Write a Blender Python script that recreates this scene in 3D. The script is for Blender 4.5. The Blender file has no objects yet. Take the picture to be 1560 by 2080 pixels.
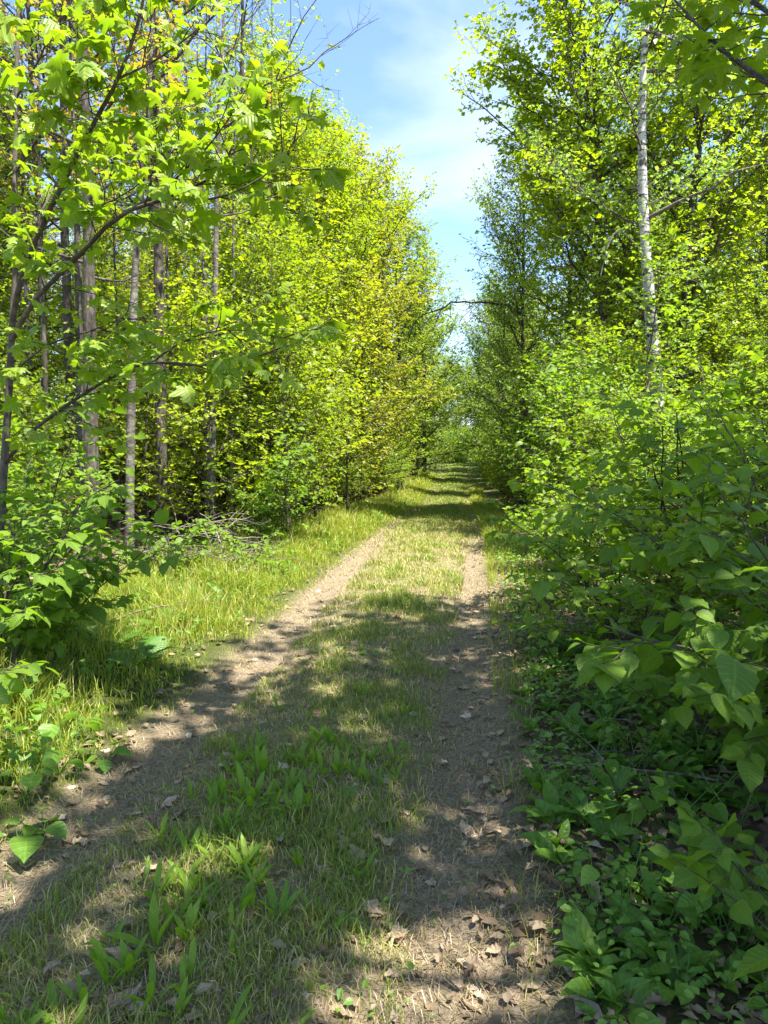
import bpy, math
import numpy as np
from mathutils import Matrix, Vector, Quaternion

# ------------------------------------------------------------------ camera, sky, sun, exposure
sc = bpy.context.scene
COL = sc.collection
F_PX, CX, CY = 1442.0, 780.0, 1040.0          # photo is 1560 x 2080
PITCH = math.radians(4.0)
CAM_Z = 1.6
cam_d = bpy.data.cameras.new('camera'); cam = bpy.data.objects.new('camera', cam_d); COL.objects.link(cam)
cam.location = (0, 0, CAM_Z); cam.rotation_euler = (math.radians(90) - PITCH, 0, 0)
cam_d.sensor_fit = 'VERTICAL'; cam_d.sensor_height = 36.0; cam_d.lens = 36.0 * F_PX / 2080.0
cam_d.clip_start = 0.05; cam_d.clip_end = 2000
sc.camera = cam

SUN_EL = math.radians(66)
SUN_DIR = np.array([0.76, -0.65]); SUN_DIR /= np.linalg.norm(SUN_DIR)
SUN_AZ = math.atan2(SUN_DIR[0], SUN_DIR[1])

world = bpy.data.worlds.new('World'); sc.world = world; world.use_nodes = True
nt = world.node_tree; nt.nodes.clear()
wo = nt.nodes.new('ShaderNodeOutputWorld'); bg = nt.nodes.new('ShaderNodeBackground')
sky = nt.nodes.new('ShaderNodeTexSky'); sky.sky_type = 'NISHITA'; sky.sun_disc = False
sky.sun_elevation = SUN_EL; sky.sun_rotation = SUN_AZ; sky.air_density = 1.0; sky.dust_density = 0.2; sky.ozone_density = 3.2
tc = nt.nodes.new('ShaderNodeTexCoord')
sep = nt.nodes.new('ShaderNodeSeparateXYZ'); nt.links.new(tc.outputs['Generated'], sep.inputs[0])
def wmath(op, a, b=None):
    n = nt.nodes.new('ShaderNodeMath'); n.operation = op
    for i, v in enumerate((a, b)):
        if v is None: continue
        if isinstance(v, (int, float)): n.inputs[i].default_value = v
        else: nt.links.new(v, n.inputs[i])
    return n.outputs[0]
zz = wmath('ADD', wmath('MAXIMUM', sep.outputs[2], 0.0), 0.22)
cmb = nt.nodes.new('ShaderNodeCombineXYZ')
nt.links.new(wmath('DIVIDE', sep.outputs[0], zz), cmb.inputs[0]); nt.links.new(wmath('DIVIDE', sep.outputs[1], zz), cmb.inputs[1])
cn = nt.nodes.new('ShaderNodeTexNoise'); cn.inputs['Scale'].default_value = 1.5; cn.inputs['Detail'].default_value = 7
cn.inputs['Roughness'].default_value = 0.52; cn.inputs['Distortion'].default_value = 0.35
mp = nt.nodes.new('ShaderNodeMapping'); mp.inputs['Location'].default_value = (3.15, 0.9, 0); mp.inputs['Rotation'].default_value = (0, 0, 0.5); mp.inputs['Scale'].default_value = (1.0, 1.5, 1)
nt.links.new(cmb.outputs[0], mp.inputs[0]); nt.links.new(mp.outputs[0], cn.inputs[0])
cr = nt.nodes.new('ShaderNodeValToRGB'); cr.color_ramp.elements[0].position = 0.48; cr.color_ramp.elements[0].color = (0.0, 0.0, 0.0, 1)
cr.color_ramp.elements[1].position = 0.68; cr.color_ramp.elements[1].color = (0.8, 0.8, 0.8, 1)
nt.links.new(cn.outputs[0], cr.inputs[0])
mx = nt.nodes.new('ShaderNodeMixRGB'); mx.inputs[2].default_value = (2.7, 3.15, 3.9, 1)
nt.links.new(cr.outputs[0], mx.inputs[0]); nt.links.new(sky.outputs[0], mx.inputs[1])
nt.links.new(mx.outputs[0], bg.inputs[0]); bg.inputs[1].default_value = 0.105
nt.links.new(bg.outputs[0], wo.inputs[0])

sun_d = bpy.data.lights.new('sun', 'SUN'); sun_d.energy = 4.9; sun_d.angle = math.radians(0.53); sun_d.color = (1.0, 0.95, 0.86)
sun = bpy.data.objects.new('sun', sun_d); COL.objects.link(sun)
sd = Vector((SUN_DIR[0]*math.cos(SUN_EL), SUN_DIR[1]*math.cos(SUN_EL), math.sin(SUN_EL)))
sun.rotation_euler = sd.to_track_quat('Z', 'Y').to_euler(); sun.location = (20, -8, 40)

vs = sc.view_settings
vs.view_transform = 'Standard'; vs.look = 'None'; vs.gamma = 1.0; vs.use_curve_mapping = False; vs.exposure = 1.9
sc.cycles.max_bounces = 8; sc.cycles.diffuse_bounces = 4; sc.cycles.glossy_bounces = 2; sc.cycles.transmission_bounces = 5
sc.cycles.use_denoising = True
sc.cycles.caustics_reflective = False; sc.cycles.caustics_refractive = False

# ------------------------------------------------------------------ helpers
def rgb(r, g, b): return (r, g, b, 1)
def px(x, y, d):
    """photo pixel + forward distance -> world point"""
    u = (x - CX) / F_PX; v = -(y - CY) / F_PX
    dy = math.cos(PITCH) + v * math.sin(PITCH); dz = -math.sin(PITCH) + v * math.cos(PITCH)
    s = d / dy
    return np.array([u * s, d, CAM_Z + dz * s])
def pxl(lst): return np.array([px(*p) for p in lst])
def nrm(a): return a / np.maximum(np.linalg.norm(a, axis=-1, keepdims=True), 1e-9)
def smooth(x, a, b):
    t = np.clip((x - a) / (b - a), 0, 1); return t * t * (3 - 2 * t)
def resample(path, n):
    path = np.asarray(path, float)
    # Catmull-Rom through the points
    P = np.vstack([2*path[0]-path[1], path, 2*path[-1]-path[-2]])
    t = np.linspace(0, len(path) - 1.0001, n); i = t.astype(int); f = (t - i)[:, None]
    p0, p1, p2, p3 = P[i], P[i+1], P[i+2], P[i+3]
    return 0.5*((2*p1) + (-p0+p2)*f + (2*p0-5*p1+4*p2-p3)*f*f + (-p0+3*p1-3*p2+p3)*f**3)

# value noise on the ground plane
_rn = np.random.default_rng(5); _NT = _rn.random((256, 256))
def vnoise(x, y, s):
    x = np.asarray(x, float) / s + 1000.3; y = np.asarray(y, float) / s + 1000.7
    xi = np.floor(x).astype(int); yi = np.floor(y).astype(int); fx = x - xi; fy = y - yi
    fx = fx*fx*(3-2*fx); fy = fy*fy*(3-2*fy)
    a = _NT[xi % 256, yi % 256]; b = _NT[(xi+1) % 256, yi % 256]; c = _NT[xi % 256, (yi+1) % 256]; d = _NT[(xi+1) % 256, (yi+1) % 256]
    return (a*(1-fx)+b*fx)*(1-fy) + (c*(1-fx)+d*fx)*fy

RL_D = [-10, 0, 2.85, 4.5, 6.8, 12.1, 19.2, 40, 80, 140]; RL_X = [-2.7, -1.62, -1.34, -1.12, -0.86, -0.33, 0.42, 2.95, 7.3, 17]
RR_D = [-10, 0, 2.4, 3.5, 5.6, 9.6, 16.5, 40, 80, 140]; RR_X = [-1.0, 0.0, 0.22, 0.36, 0.64, 1.2, 2.1, 4.65, 9.0, 18.8]
def rutL(d): return np.interp(d, RL_D, RL_X)
def rutR(d): return np.interp(d, RR_D, RR_X)
BZ_D = np.array([-50, 14, 22, 31, 40, 52, 66, 80, 100, 400]); BZ_Z = np.array([0, 0, -0.08, -0.35, -0.16, 0.28, 0.75, 1.25, 2.0, 9.0])
def gz(x, y):
    x = np.asarray(x, float); y = np.asarray(y, float)
    z = sum(np.interp(y + k, BZ_D, BZ_Z) for k in (-3, -1.5, 0, 1.5, 3)) / 5
    a = x - rutL(y); b = x - rutR(y)
    z = z - 0.055*np.exp(-(a/0.3)**2) - 0.05*np.exp(-(b/0.3)**2)
    z = z + 0.03*np.exp(-((a - (rutR(y)-rutL(y))/2)/0.4)**2)
    off = np.maximum(np.maximum(-a, b) - 0.6, 0)
    z = z + 0.10*smooth(off, 0, 1.6) + (vnoise(x, y, 2.7) - .5)*0.16*smooth(off, 0.2, 3) + (vnoise(x, y, 0.6)-.5)*0.05
    z = z + (vnoise(x+40, y, 0.17)-.5)*0.018
    return z

# ---- mesh building
class MB:
    def __init__(s): s.v = []; s.f = []; s.n = 0; s.r = []; s.uv = []
    def add(s, verts, faces, mat=0, rnd=None, uv=None):
        verts = np.asarray(verts, float).reshape(-1, 3)
        s.v.append(verts)
        for f in (faces if isinstance(faces, list) else [faces]):
            if len(f): s.f.append((np.asarray(f) + s.n, mat))
        s.r.append(np.zeros(len(verts)) if rnd is None else np.asarray(rnd, float))
        s.uv.append(np.zeros((len(verts), 2)) if uv is None else np.asarray(uv, float))
        s.n += len(verts)
    def mesh(s, name, mats, smooth_mats=(), extra=None):
        me = bpy.data.meshes.new(name)
        V = np.vstack(s.v) if s.v else np.zeros((0, 3))
        me.vertices.add(len(V)); me.vertices.foreach_set('co', V.astype(np.float32).ravel())
        loops = []; starts = []; tot = []; mi = []; off = 0
        for f, m in s.f:
            k = f.shape[1]; loops.append(f.ravel()); starts.append(off + np.arange(len(f))*k); tot.append(np.full(len(f), k)); mi.append(np.full(len(f), m))
            off += f.size
        if loops:
            L = np.concatenate(loops).astype(np.int32); me.loops.add(len(L)); me.loops.foreach_set('vertex_index', L)
            ST = np.concatenate(starts).astype(np.int32); me.polygons.add(len(ST))
            me.polygons.foreach_set('loop_start', ST); me.polygons.foreach_set('loop_total', np.concatenate(tot).astype(np.int32))
            MI = np.concatenate(mi).astype(np.int32); me.polygons.foreach_set('material_index', MI)
            me.polygons.foreach_set('use_smooth', np.isin(MI, list(smooth_mats)))
            UV = np.vstack(s.uv)[L]; ul = me.uv_layers.new(name='UVMap'); ul.data.foreach_set('uv', UV.astype(np.float32).ravel())
        at = me.attributes.new('rnd', 'FLOAT', 'POINT'); at.data.foreach_set('value', np.concatenate(s.r).astype(np.float32))
        if extra:
            for k, val in extra.items():
                at = me.attributes.new(k, 'FLOAT', 'POINT'); at.data.foreach_set('value', np.asarray(val).astype(np.float32))
        for m in mats: me.materials.append(m)
        me.update(calc_edges=True); me.validate()
        return me

def link(name, me, parent=None, loc=None, mat4=None, kind=None):
    o = bpy.data.objects.new(name, me); COL.objects.link(o)
    if parent is not None: o.parent = parent
    if mat4 is not None: o.matrix_basis = mat4
    elif loc is not None: o.location = loc
    if kind: o['kind'] = kind
    return o
def tag(o, label, cat, group=None):
    o['label'] = label; o['category'] = cat
    if group: o['group'] = group
    return o
def thing(name, loc, label, cat, group=None, rotz=0.0, scale=1.0):
    o = bpy.data.objects.new(name, None); COL.objects.link(o); o.empty_display_size = 0.1
    o.location = tuple(loc); o.rotation_euler = (0, 0, rotz); o.scale = (scale,)*3
    return tag(o, label, cat, group)

def tube_batch(P, R, sides):
    """P (B,N,3) R (B,N) -> verts, quads"""
    P = np.asarray(P, float); B, N, _ = P.shape
    T = nrm(np.gradient(P, axis=1))
    mean = nrm(T.mean(axis=1)); ref = np.where(np.abs(mean[:, 2:3]) > 0.8, np.array([[1., 0, 0]]), np.array([[0, 0, 1.]]))[:, None, :]
    U = nrm(np.cross(T, np.broadcast_to(ref, T.shape))); W = np.cross(T, U)
    a = np.linspace(0, 2*math.pi, sides, endpoint=False)
    ring = P[:, :, None, :] + np.asarray(R)[:, :, None, None]*(U[:, :, None, :]*np.cos(a)[None, None, :, None] + W[:, :, None, :]*np.sin(a)[None, None, :, None])
    V = ring.reshape(-1, 3)
    j = np.arange(N-1)[:, None]*sides; k = np.arange(sides)[None, :]; k2 = (k+1) % sides
    q = np.stack([j+k, j+k2, j+sides+k2, j+sides+k], -1).reshape(-1, 4)
    Q = (np.arange(B)[:, None, None]*N*sides + q[None]).reshape(-1, 4)
    return V, Q

def sprout(P, rng, spacing, t0, t1, ang, L, taper=0.6, bend=0.0, n=4, planar=0.5, jit=0.25, min1=True, alt=True, up=0.0):
    """side shoots along a batch of polylines. returns child paths (C,n,3), parent index, t"""
    B, N, _ = P.shape
    seg = np.linalg.norm(np.diff(P, axis=1), axis=2); ln = seg.sum(1)
    cnt = np.floor(ln*(t1-t0)/spacing + rng.random(B)).astype(int)
    if min1: cnt = np.maximum(cnt, 1)
    idx = np.repeat(np.arange(B), cnt); C = len(idx)
    k = np.concatenate([np.arange(c) for c in cnt]) if C else np.zeros(0, int)
    t = t0 + (t1-t0)*(k + rng.random(C))/np.maximum(cnt[idx], 1)
    f = t*(N-1); i = np.minimum(f.astype(int), N-2); fr = (f-i)[:, None]
    p = P[idx, i]*(1-fr) + P[idx, i+1]*fr; T = nrm(P[idx, i+1]-P[idx, i])
    side = np.cross(T, np.array([0, 0, 1.])); bad = np.linalg.norm(side, axis=1) < .25
    side = nrm(side + 1e-6); rv = rng.normal(size=(C, 3)); rv = nrm(rv - (rv*T).sum(1, keepdims=True)*T)
    sg = np.where(k % 2 == 0, 1., -1.)[:, None] if alt else np.where(rng.random(C) < .5, 1., -1.)[:, None]
    perp = nrm(np.where(bad[:, None], rv, side*sg*planar + rv*(1-planar)))
    a = np.radians(ang)*(1 + rng.normal(size=C)*0.22)
    D = nrm(np.cos(a)[:, None]*T + np.sin(a)[:, None]*perp + np.array([0, 0, up]))
    Lc = L*(1-taper*(t-t0)/max(t1-t0, 1e-6))*np.exp(rng.normal(size=C)*jit)
    if np.ndim(L): pass
    s = np.linspace(0, 1, n)[None, :, None]
    wob = rng.normal(size=(C, n, 3))*0.04*s
    Q = p[:, None] + Lc[:, None, None]*(D[:, None]*s + np.array([0, 0, bend])*s*s + wob)
    return Q, idx, t

def leaf_frames(P, rng, spacing, t0=0.15, ang=55, tilt=0.5, droop=0.25, planar=0.75, tip=True, stalk=0.0):
    """leaves alternately along twigs; returns pos, R (columns = length, width, normal)"""
    Q, idx, t = sprout(P, rng, spacing, t0, 1.0, ang, 1.0, taper=0, n=2, planar=planar, jit=0)
    pos = Q[:, 0]; D = nrm(Q[:, 1]-Q[:, 0])
    if tip:
        pos = np.vstack([pos, P[:, -1]]); D = np.vstack([D, nrm(P[:, -1]-P[:, -2])])
    n = len(pos)
    D = nrm(D + np.array([0, 0, -droop]) + rng.normal(size=(n, 3))*0.22)
    Nn = np.array([0, 0, 1.]) + rng.normal(size=(n, 3))*tilt
    Nn = nrm(Nn - (Nn*D).sum(1, keepdims=True)*D); W = np.cross(Nn, D)
    pos = pos + D*stalk
    return pos, np.stack([D, W, Nn], -1)

# ---- leaf templates: verts (x along, y across, z normal), faces, uv
def T_diamond(w=0.36, fold=0.12, m=0.42):
    v = np.array([[0, 0, 0], [m, w, fold], [1, 0, -0.1], [m, -w, fold]]); f = [np.array([[0, 2, 1], [0, 3, 2]])]
    return v, f, np.array([[0, 0], [m, 1], [1, 0], [m, -1]])
def T_oval(w=0.33, fold=0.10):
    v = np.array([[0, 0, 0], [.30, w, fold], [.66, w*.82, fold*.7-.03], [1, 0, -0.14], [.66, -w*.82, fold*.7-.03], [.30, -w, fold], [.45, 0, 0]])
    f = [np.array([[0, 6, 1], [1, 6, 2], [2, 6, 3], [3, 6, 4], [4, 6, 5], [5, 6, 0]])]
    return v, f, np.array([[0, 0], [.3, 1], [.66, .8], [1, 0], [.66, -.8], [.3, -1], [.45, 0]])
def T_star():
    """young maple leaf, 5 lobes, cheap"""
    o = [(0, 0), (-.12, .30), (.22, .26), (.34, .58), (.52, .27), (1.0, 0), (.52, -.27), (.34, -.58), (.22, -.26), (-.12, -.30)]
    v = np.array([(x, y, -0.16*(abs(y)/.58)**1.5 - 0.12*max(x-.4, 0)) for x, y in o] + [(.3, 0, .03)])
    n = len(o); f = [np.array([[n, (i+1) % n, i] for i in range(n)])]
    return v, f, np.array([(x, y*1.7) for x, y in o] + [(.3, 0)])
def T_maple(k=0):
    o = [(0, 0), (-.16, .16), (-.10, .36), (.06, .30), (.14, .34), (.20, .60), (.34, .66), (.42, .52), (.44, .30), (.52, .24), (.70, .30), (.78, .15), (1.02, 0)]
    o = o + [(x, -y) for x, y in o[-2:0:-1]]
    rr = np.random.default_rng(40+k)
    cup = -0.20 - 0.12*rr.random(); tw = rr.normal()*0.10
    P = []
    for x, y in o:
        P.append((x, y, cup*(abs(y)/.6)**1.6 - 0.22*max(x-.35, 0)**1.3 + tw*y + rr.normal()*0.015))
    P.append((.22, 0, .03)); P.append((.55, 0, .02))
    n = len(o); a, b = n, n+1; F = []
    for i in range(n):
        j = (i+1) % n; c = b if 8 <= i <= n-9 else a
        F.append((c, j, i))
    F.append((a, b, 8)); F.append((b, a, n-8))
    return np.array(P), [np.array(F)], np.array([(x, y*1.6) for x, y in o] + [(.22, 0), (.55, 0)])
def T_ovate(k=0, w=0.40, tip=0.12, serr=0.03, n=8, cup=0.10, droop=0.25, pleat=0.007):
    rr = np.random.default_rng(90+k); P = []; U = []; F4 = []; F3 = []
    bend = droop*(0.6+0.8*rr.random()); tw = rr.normal()*0.12
    for i in range(n+1):
        x = i/n
        wd = w*(math.sin(math.pi*min(1, x**0.72))**0.8)*(1 - 0.10*x) if 0 < x < 1 else 0.0
        if i == n-1: wd *= 0.62
        zc = -bend*x*x
        s = serr*(1 if i % 2 else -1) if 0 < i < n else 0
        pl = pleat*(1 if i % 2 else -1)
        for sy in (1, 0, -1):
            P.append((x + (s*.3 if sy else 0), sy*(wd + s*.4), zc + (cup*wd*2 if sy else 0) + (pl if sy else 0) + tw*sy*wd*x)); U.append((x, sy))
    for i in range(n):
        a = i*3; b = a+3
        F4 += [(a, a+1, b+1, b), (a+1, a+2, b+2, b+1)]
    return np.array(P), [np.array(F4)], np.array(U)
def T_lance(k=0, w=0.13, n=6, arch=0.5, cup=0.5, m=0.55):
    """upright strap/lance leaf: starts along +x, arches to -z"""
    rr = np.random.default_rng(140+k); P = []; U = []; F = []
    ar = arch*(0.6+0.8*rr.random())
    for i in range(n+1):
        x = i/n; wd = w*max(0.12*(1-x), (math.sin(math.pi*min(1, (x*0.94+.03)**(math.log(.5)/math.log(m))))**0.9)) if i < n else 0.0
        for sy in (1, 0, -1):
            P.append((x*(1-0.25*ar*x), sy*wd, -ar*0.55*x*x + (cup*wd if sy else 0))); U.append((x, sy))
    for i in range(n):
        a = i*3; b = a+3; F += [(a, a+1, b+1, b), (a+1, a+2, b+2, b+1)]
    return np.array(P), [np.array(F)], np.array(U)
def T_deadoak(k=0):
    """dry leaf: even k softly lobed, odd k plain ovate; curled"""
    rr = np.random.default_rng(200+k)
    if k % 2 == 0: xs = [-.14, 0, .10, .22, .34, .46, .58, .72, .86, 1.0]; ws = [.008, .03, .15, .26, .20, .33, .25, .29, .15, .015]
    else: xs = [-.12, 0, .12, .26, .42, .58, .74, .90, 1.0]; ws = [.008, .04, .17, .25, .28, .25, .17, .07, .0]
    P = []; U = []; F = []
    cx = rr.normal()*0.35; cy = 0.2 + rr.random()*1.2; tw = rr.normal()*.6
    for x, w in zip(xs, ws):
        wl = w*(.8+.4*rr.random()); wr = w*(.8+.4*rr.random())
        for y in (wl, 0, -wr):
            P.append((x + .12*abs(y) + rr.normal()*.012, y, cy*y*y*1.8 + cx*(x-.5)**2 + tw*y*(x-.5) + rr.normal()*0.018)); U.append((x, y*3))
    for i in range(len(xs)-1):
        a = i*3; b = a+3; F += [(a, a+1, b+1, b), (a+1, a+2, b+2, b+1)]
    P = np.array(P); P[:, 2] -= P[:, 2].min()
    return P, [np.array(F)], np.array(U)

def scatter(mb, tpl, pos, R, size, mat, rnd):
    v, fs, uv = tpl; n = len(pos); m = len(v)
    if n == 0: return
    V = pos[:, None, :] + np.einsum('nij,mj->nmi', R, v)*np.asarray(size)[:, None, None]
    faces = [(np.arange(n)[:, None, None]*m + f[None]).reshape(-1, f.shape[1]) for f in fs]
    mb.add(V.reshape(-1, 3), faces, mat, np.repeat(rnd, m), np.tile(uv, (n, 1)))
def tpl_mesh(name, tpl, mats):
    b = MB(); b.add(tpl[0], tpl[1], 0, None, tpl[2]); return b.mesh(name, mats, smooth_mats=(0,))

# ------------------------------------------------------------------ materials
def new_mat(name):
    m = bpy.data.materials.new(name); m.use_nodes = True; n = m.node_tree; n.nodes.clear()
    out = n.nodes.new('ShaderNodeOutputMaterial'); return m, n, out
def N(n, t, **kw):
    x = n.nodes.new(t)
    for k, v in kw.items(): setattr(x, k, v)
    return x
def lk(n, a, b): n.links.new(a, b)
def math_n(n, op, a, b=None, c=None):
    x = n.nodes.new('ShaderNodeMath'); x.operation = op
    for i, v in enumerate((a, b, c)):
        if v is None: continue
        if isinstance(v, (int, float)): x.inputs[i].default_value = v
        else: n.links.new(v, x.inputs[i])
    return x.outputs[0]
def ramp(n, fac, cols):
    r = n.nodes.new('ShaderNodeValToRGB'); e = r.color_ramp.elements
    while len(e) > 1: e.remove(e[0])
    e[0].position = cols[0][0]; e[0].color = rgb(*cols[0][1])
    for p, c in cols[1:]:
        x = e.new(p); x.color = rgb(*c)
    n.links.new(fac, r.inputs[0]); return r.outputs[0]

def leaf_mat(name, cols, tr=(1.75, 1.75, 0.45), tw=0.5, wa=0.75, wo=0.25, rough=0.45, spec=0.45, veins=0.0, nveins=8, gain=(1.62, 1.6, 1.55)):
    m, n, out = new_mat(name)
    at = N(n, 'ShaderNodeAttribute', attribute_name='rnd'); oi = N(n, 'ShaderNodeObjectInfo')
    fac = math_n(n, 'ADD', math_n(n, 'MULTIPLY', at.outputs['Fac'], wa), math_n(n, 'MULTIPLY', oi.outputs['Random'], wo))
    cols = [(q, tuple(v*g for v, g in zip(cc, gain))) for q, cc in cols]
    c = ramp(n, fac, cols)
    p = N(n, 'ShaderNodeBsdfPrincipled'); p.inputs['Roughness'].default_value = rough; p.inputs['Specular IOR Level'].default_value = spec
    t = N(n, 'ShaderNodeBsdfTranslucent'); mixs = N(n, 'ShaderNodeMixShader'); mixs.inputs[0].default_value = tw
    mul = N(n, 'ShaderNodeMixRGB', blend_type='MULTIPLY'); mul.inputs[0].default_value = 1; mul.inputs[2].default_value = rgb(*tr)
    lk(n, c, mul.inputs[1]); lk(n, mul.outputs[0], t.inputs[0])
    if veins > 0:
        uv = N(n, 'ShaderNodeUVMap'); s = N(n, 'ShaderNodeSeparateXYZ'); lk(n, uv.outputs[0], s.inputs[0])
        av = math_n(n, 'ABSOLUTE', s.outputs[1])
        ph = math_n(n, 'SUBTRACT', s.outputs[0], math_n(n, 'MULTIPLY', av, 0.22))
        w = math_n(n, 'SINE', math_n(n, 'MULTIPLY', ph, 6.283*nveins))
        mid = math_n(n, 'LESS_THAN', av, 0.06)
        h = math_n(n, 'SUBTRACT', w, math_n(n, 'MULTIPLY', mid, 2.0))
        b = N(n, 'ShaderNodeBump'); b.inputs['Strength'].default_value = veins; b.inputs['Distance'].default_value = 0.004
        lk(n, h, b.inputs['Height']); lk(n, b.outputs[0], p.inputs['Normal'])
        lt = N(n, 'ShaderNodeMixRGB', blend_type='MIX'); lt.inputs[2].default_value = rgb(*[min(1, v*1.7) for v in cols[len(cols)//2][1]])
        lk(n, math_n(n, 'MULTIPLY', math_n(n, 'MAXIMUM', mid, math_n(n, 'GREATER_THAN', w, 0.93)), 0.45), lt.inputs[0]); lk(n, c, lt.inputs[1]); lk(n, lt.outputs[0], p.inputs['Base Color'])
    else:
        lk(n, c, p.inputs['Base Color'])
    lk(n, p.outputs[0], mixs.inputs[1]); lk(n, t.outputs[0], mixs.inputs[2]); lk(n, mixs.outputs[0], out.inputs[0])
    return m

def bark_mat(name, c0, c1, c2, zs=0.33, sc_=26, bump=0.9):
    m, n, out = new_mat(name)
    tcn = N(n, 'ShaderNodeTexCoord'); mpn = N(n, 'ShaderNodeMapping'); mpn.inputs['Scale'].default_value = (1, 1, zs)
    lk(n, tcn.outputs['Object'], mpn.inputs[0])
    a = N(n, 'ShaderNodeTexNoise'); a.inputs['Scale'].default_value = sc_; a.inputs['Detail'].default_value = 6; a.inputs['Roughness'].default_value = .65
    lk(n, mpn.outputs[0], a.inputs[0])
    b = N(n, 'ShaderNodeTexNoise'); b.inputs['Scale'].default_value = 2.3; b.inputs['Detail'].default_value = 3; lk(n, tcn.outputs['Object'], b.inputs[0])
    f = math_n(n, 'ADD', math_n(n, 'MULTIPLY', a.outputs[0], .75), math_n(n, 'MULTIPLY', b.outputs[0], .35))
    c = ramp(n, f, [(0.38, c0), (0.55, c1), (0.72, c2)])
    p = N(n, 'ShaderNodeBsdfPrincipled'); p.inputs['Roughness'].default_value = .9; p.inputs['Specular IOR Level'].default_value = .2
    bu = N(n, 'ShaderNodeBump'); bu.inputs['Strength'].default_value = bump; bu.inputs['Distance'].default_value = .02
    lk(n, a.outputs[0], bu.inputs['Height']); lk(n, bu.outputs[0], p.inputs['Normal']); lk(n, c, p.inputs['Base Color']); lk(n, p.outputs[0], out.inputs[0])
    return m
def birch_mat(name):
    m, n, out = new_mat(name)
    tcn = N(n, 'ShaderNodeTexCoord'); mpn = N(n, 'ShaderNodeMapping'); mpn.inputs['Scale'].default_value = (1, 1, 4.0)
    lk(n, tcn.outputs['Object'], mpn.inputs[0])
    a = N(n, 'ShaderNodeTexNoise'); a.inputs['Scale'].default_value = 4.2; a.inputs['Detail'].default_value = 5; a.inputs['Roughness'].default_value = .6; lk(n, mpn.outputs[0], a.inputs[0])
    mp2 = N(n, 'ShaderNodeMapping'); mp2.inputs['Scale'].default_value = (1, 1, 1.3); lk(n, tcn.outputs['Object'], mp2.inputs[0])
    b = N(n, 'ShaderNodeTexNoise'); b.inputs['Scale'].default_value = 3.4; b.inputs['Detail'].default_value = 4; lk(n, mp2.outputs[0], b.inputs[0])
    base = ramp(n, b.outputs[0], [(.3, (.28, .265, .24)), (.5, (.45, .43, .40)), (.7, (.55, .54, .51))])
    d = ramp(n, a.outputs[0], [(.55, (1, 1, 1)), (.60, (.10, .09, .08))])
    d2 = ramp(n, b.outputs[0], [(.58, (1, 1, 1)), (.62, (.13, .12, .11))])
    mu = N(n, 'ShaderNodeMixRGB', blend_type='MULTIPLY'); mu.inputs[0].default_value = 1; lk(n, base, mu.inputs[1]); lk(n, d, mu.inputs[2])
    mu2 = N(n, 'ShaderNodeMixRGB', blend_type='MULTIPLY'); mu2.inputs[0].default_value = 1; lk(n, mu.outputs[0], mu2.inputs[1]); lk(n, d2, mu2.inputs[2])
    p = N(n, 'ShaderNodeBsdfPrincipled'); p.inputs['Roughness'].default_value = .75
    bu = N(n, 'ShaderNodeBump'); bu.inputs['Strength'].default_value = .4; bu.inputs['Distance'].default_value = .01; lk(n, a.outputs[0], bu.inputs['Height']); lk(n, bu.outputs[0], p.inputs['Normal'])
    lk(n, mu2.outputs[0], p.inputs['Base Color']); lk(n, p.outputs[0], out.inputs[0]); return m

M = {}
M['maple'] = leaf_mat('maple_leaf_green', [(0.0, (.085, .135, .012)), (.5, (.12, .165, .013)), (.85, (.15, .18, .014)), (1, (.18, .18, .02))])
M['maple_near'] = leaf_mat('maple_leaf_near', [(0.0, (.085, .15, .013)), (.6, (.125, .18, .014)), (.9, (.17, .19, .018)), (1, (.22, .16, .03))], wa=.5, wo=.5, veins=.35, nveins=6)
M['aspen'] = leaf_mat('aspen_leaf_green', [(0.0, (.085, .145, .034)), (.6, (.13, .19, .042)), (1, (.175, .22, .055))], tr=(1.8, 1.8, .6), spec=.4, tw=.55)
M['bronze'] = leaf_mat('bronze_young_leaf', [(0.0, (.16, .12, .025)), (.5, (.17, .15, .02)), (1, (.20, .10, .04))])
M['gold'] = leaf_mat('golden_young_leaf', [(0.0, (.125, .16, .016)), (.5, (.155, .175, .018)), (1, (.19, .175, .024))])
M['far'] = leaf_mat('far_leaf_green', [(0.0, (.06, .115, .018)), (.6, (.10, .15, .018)), (1, (.15, .17, .02))])
M['lemon'] = leaf_mat('yellow_green_leaf', [(0.0, (.11, .165, .010)), (.6, (.155, .20, .012)), (1, (.195, .215, .016))], tw=.55)
M['shrub'] = leaf_mat('shrub_leaf_green', [(0.0, (.065, .125, .016)), (.6, (.10, .165, .018)), (1, (.15, .19, .02))])
M['hazel'] = leaf_mat('hazel_leaf_green', [(0.0, (.060, .115, .014)), (.55, (.10, .162, .016)), (1, (.15, .20, .018))], wa=.5, wo=.5, veins=.22, nveins=8, spec=.3, rough=.5)
M['herb'] = leaf_mat('herb_leaf_green', [(0.0, (.055, .115, .018)), (.55, (.085, .155, .020)), (1, (.13, .195, .024))], wa=.5, wo=.5, veins=.25, nveins=5, rough=.42, spec=.35, tw=.42)
M['herb_light'] = leaf_mat('lance_herb_green', [(0.0, (.075, .14, .016)), (.55, (.11, .175, .018)), (1, (.15, .205, .022))], wa=.5, wo=.5, veins=.2, nveins=4, rough=.45, spec=.3, tw=.45)
M['weed'] = leaf_mat('weed_leaf_green', [(0.0, (.05, .115, .022)), (.6, (.085, .16, .022)), (1, (.13, .20, .03))], tw=.4)
M['grass'] = leaf_mat('grass_blade_green', [(0.0, (.105, .16, .018)), (.5, (.165, .205, .024)), (.85, (.23, .235, .045)), (1, (.34, .29, .13))], tr=(1.5, 1.4, .6), tw=.4)
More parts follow.
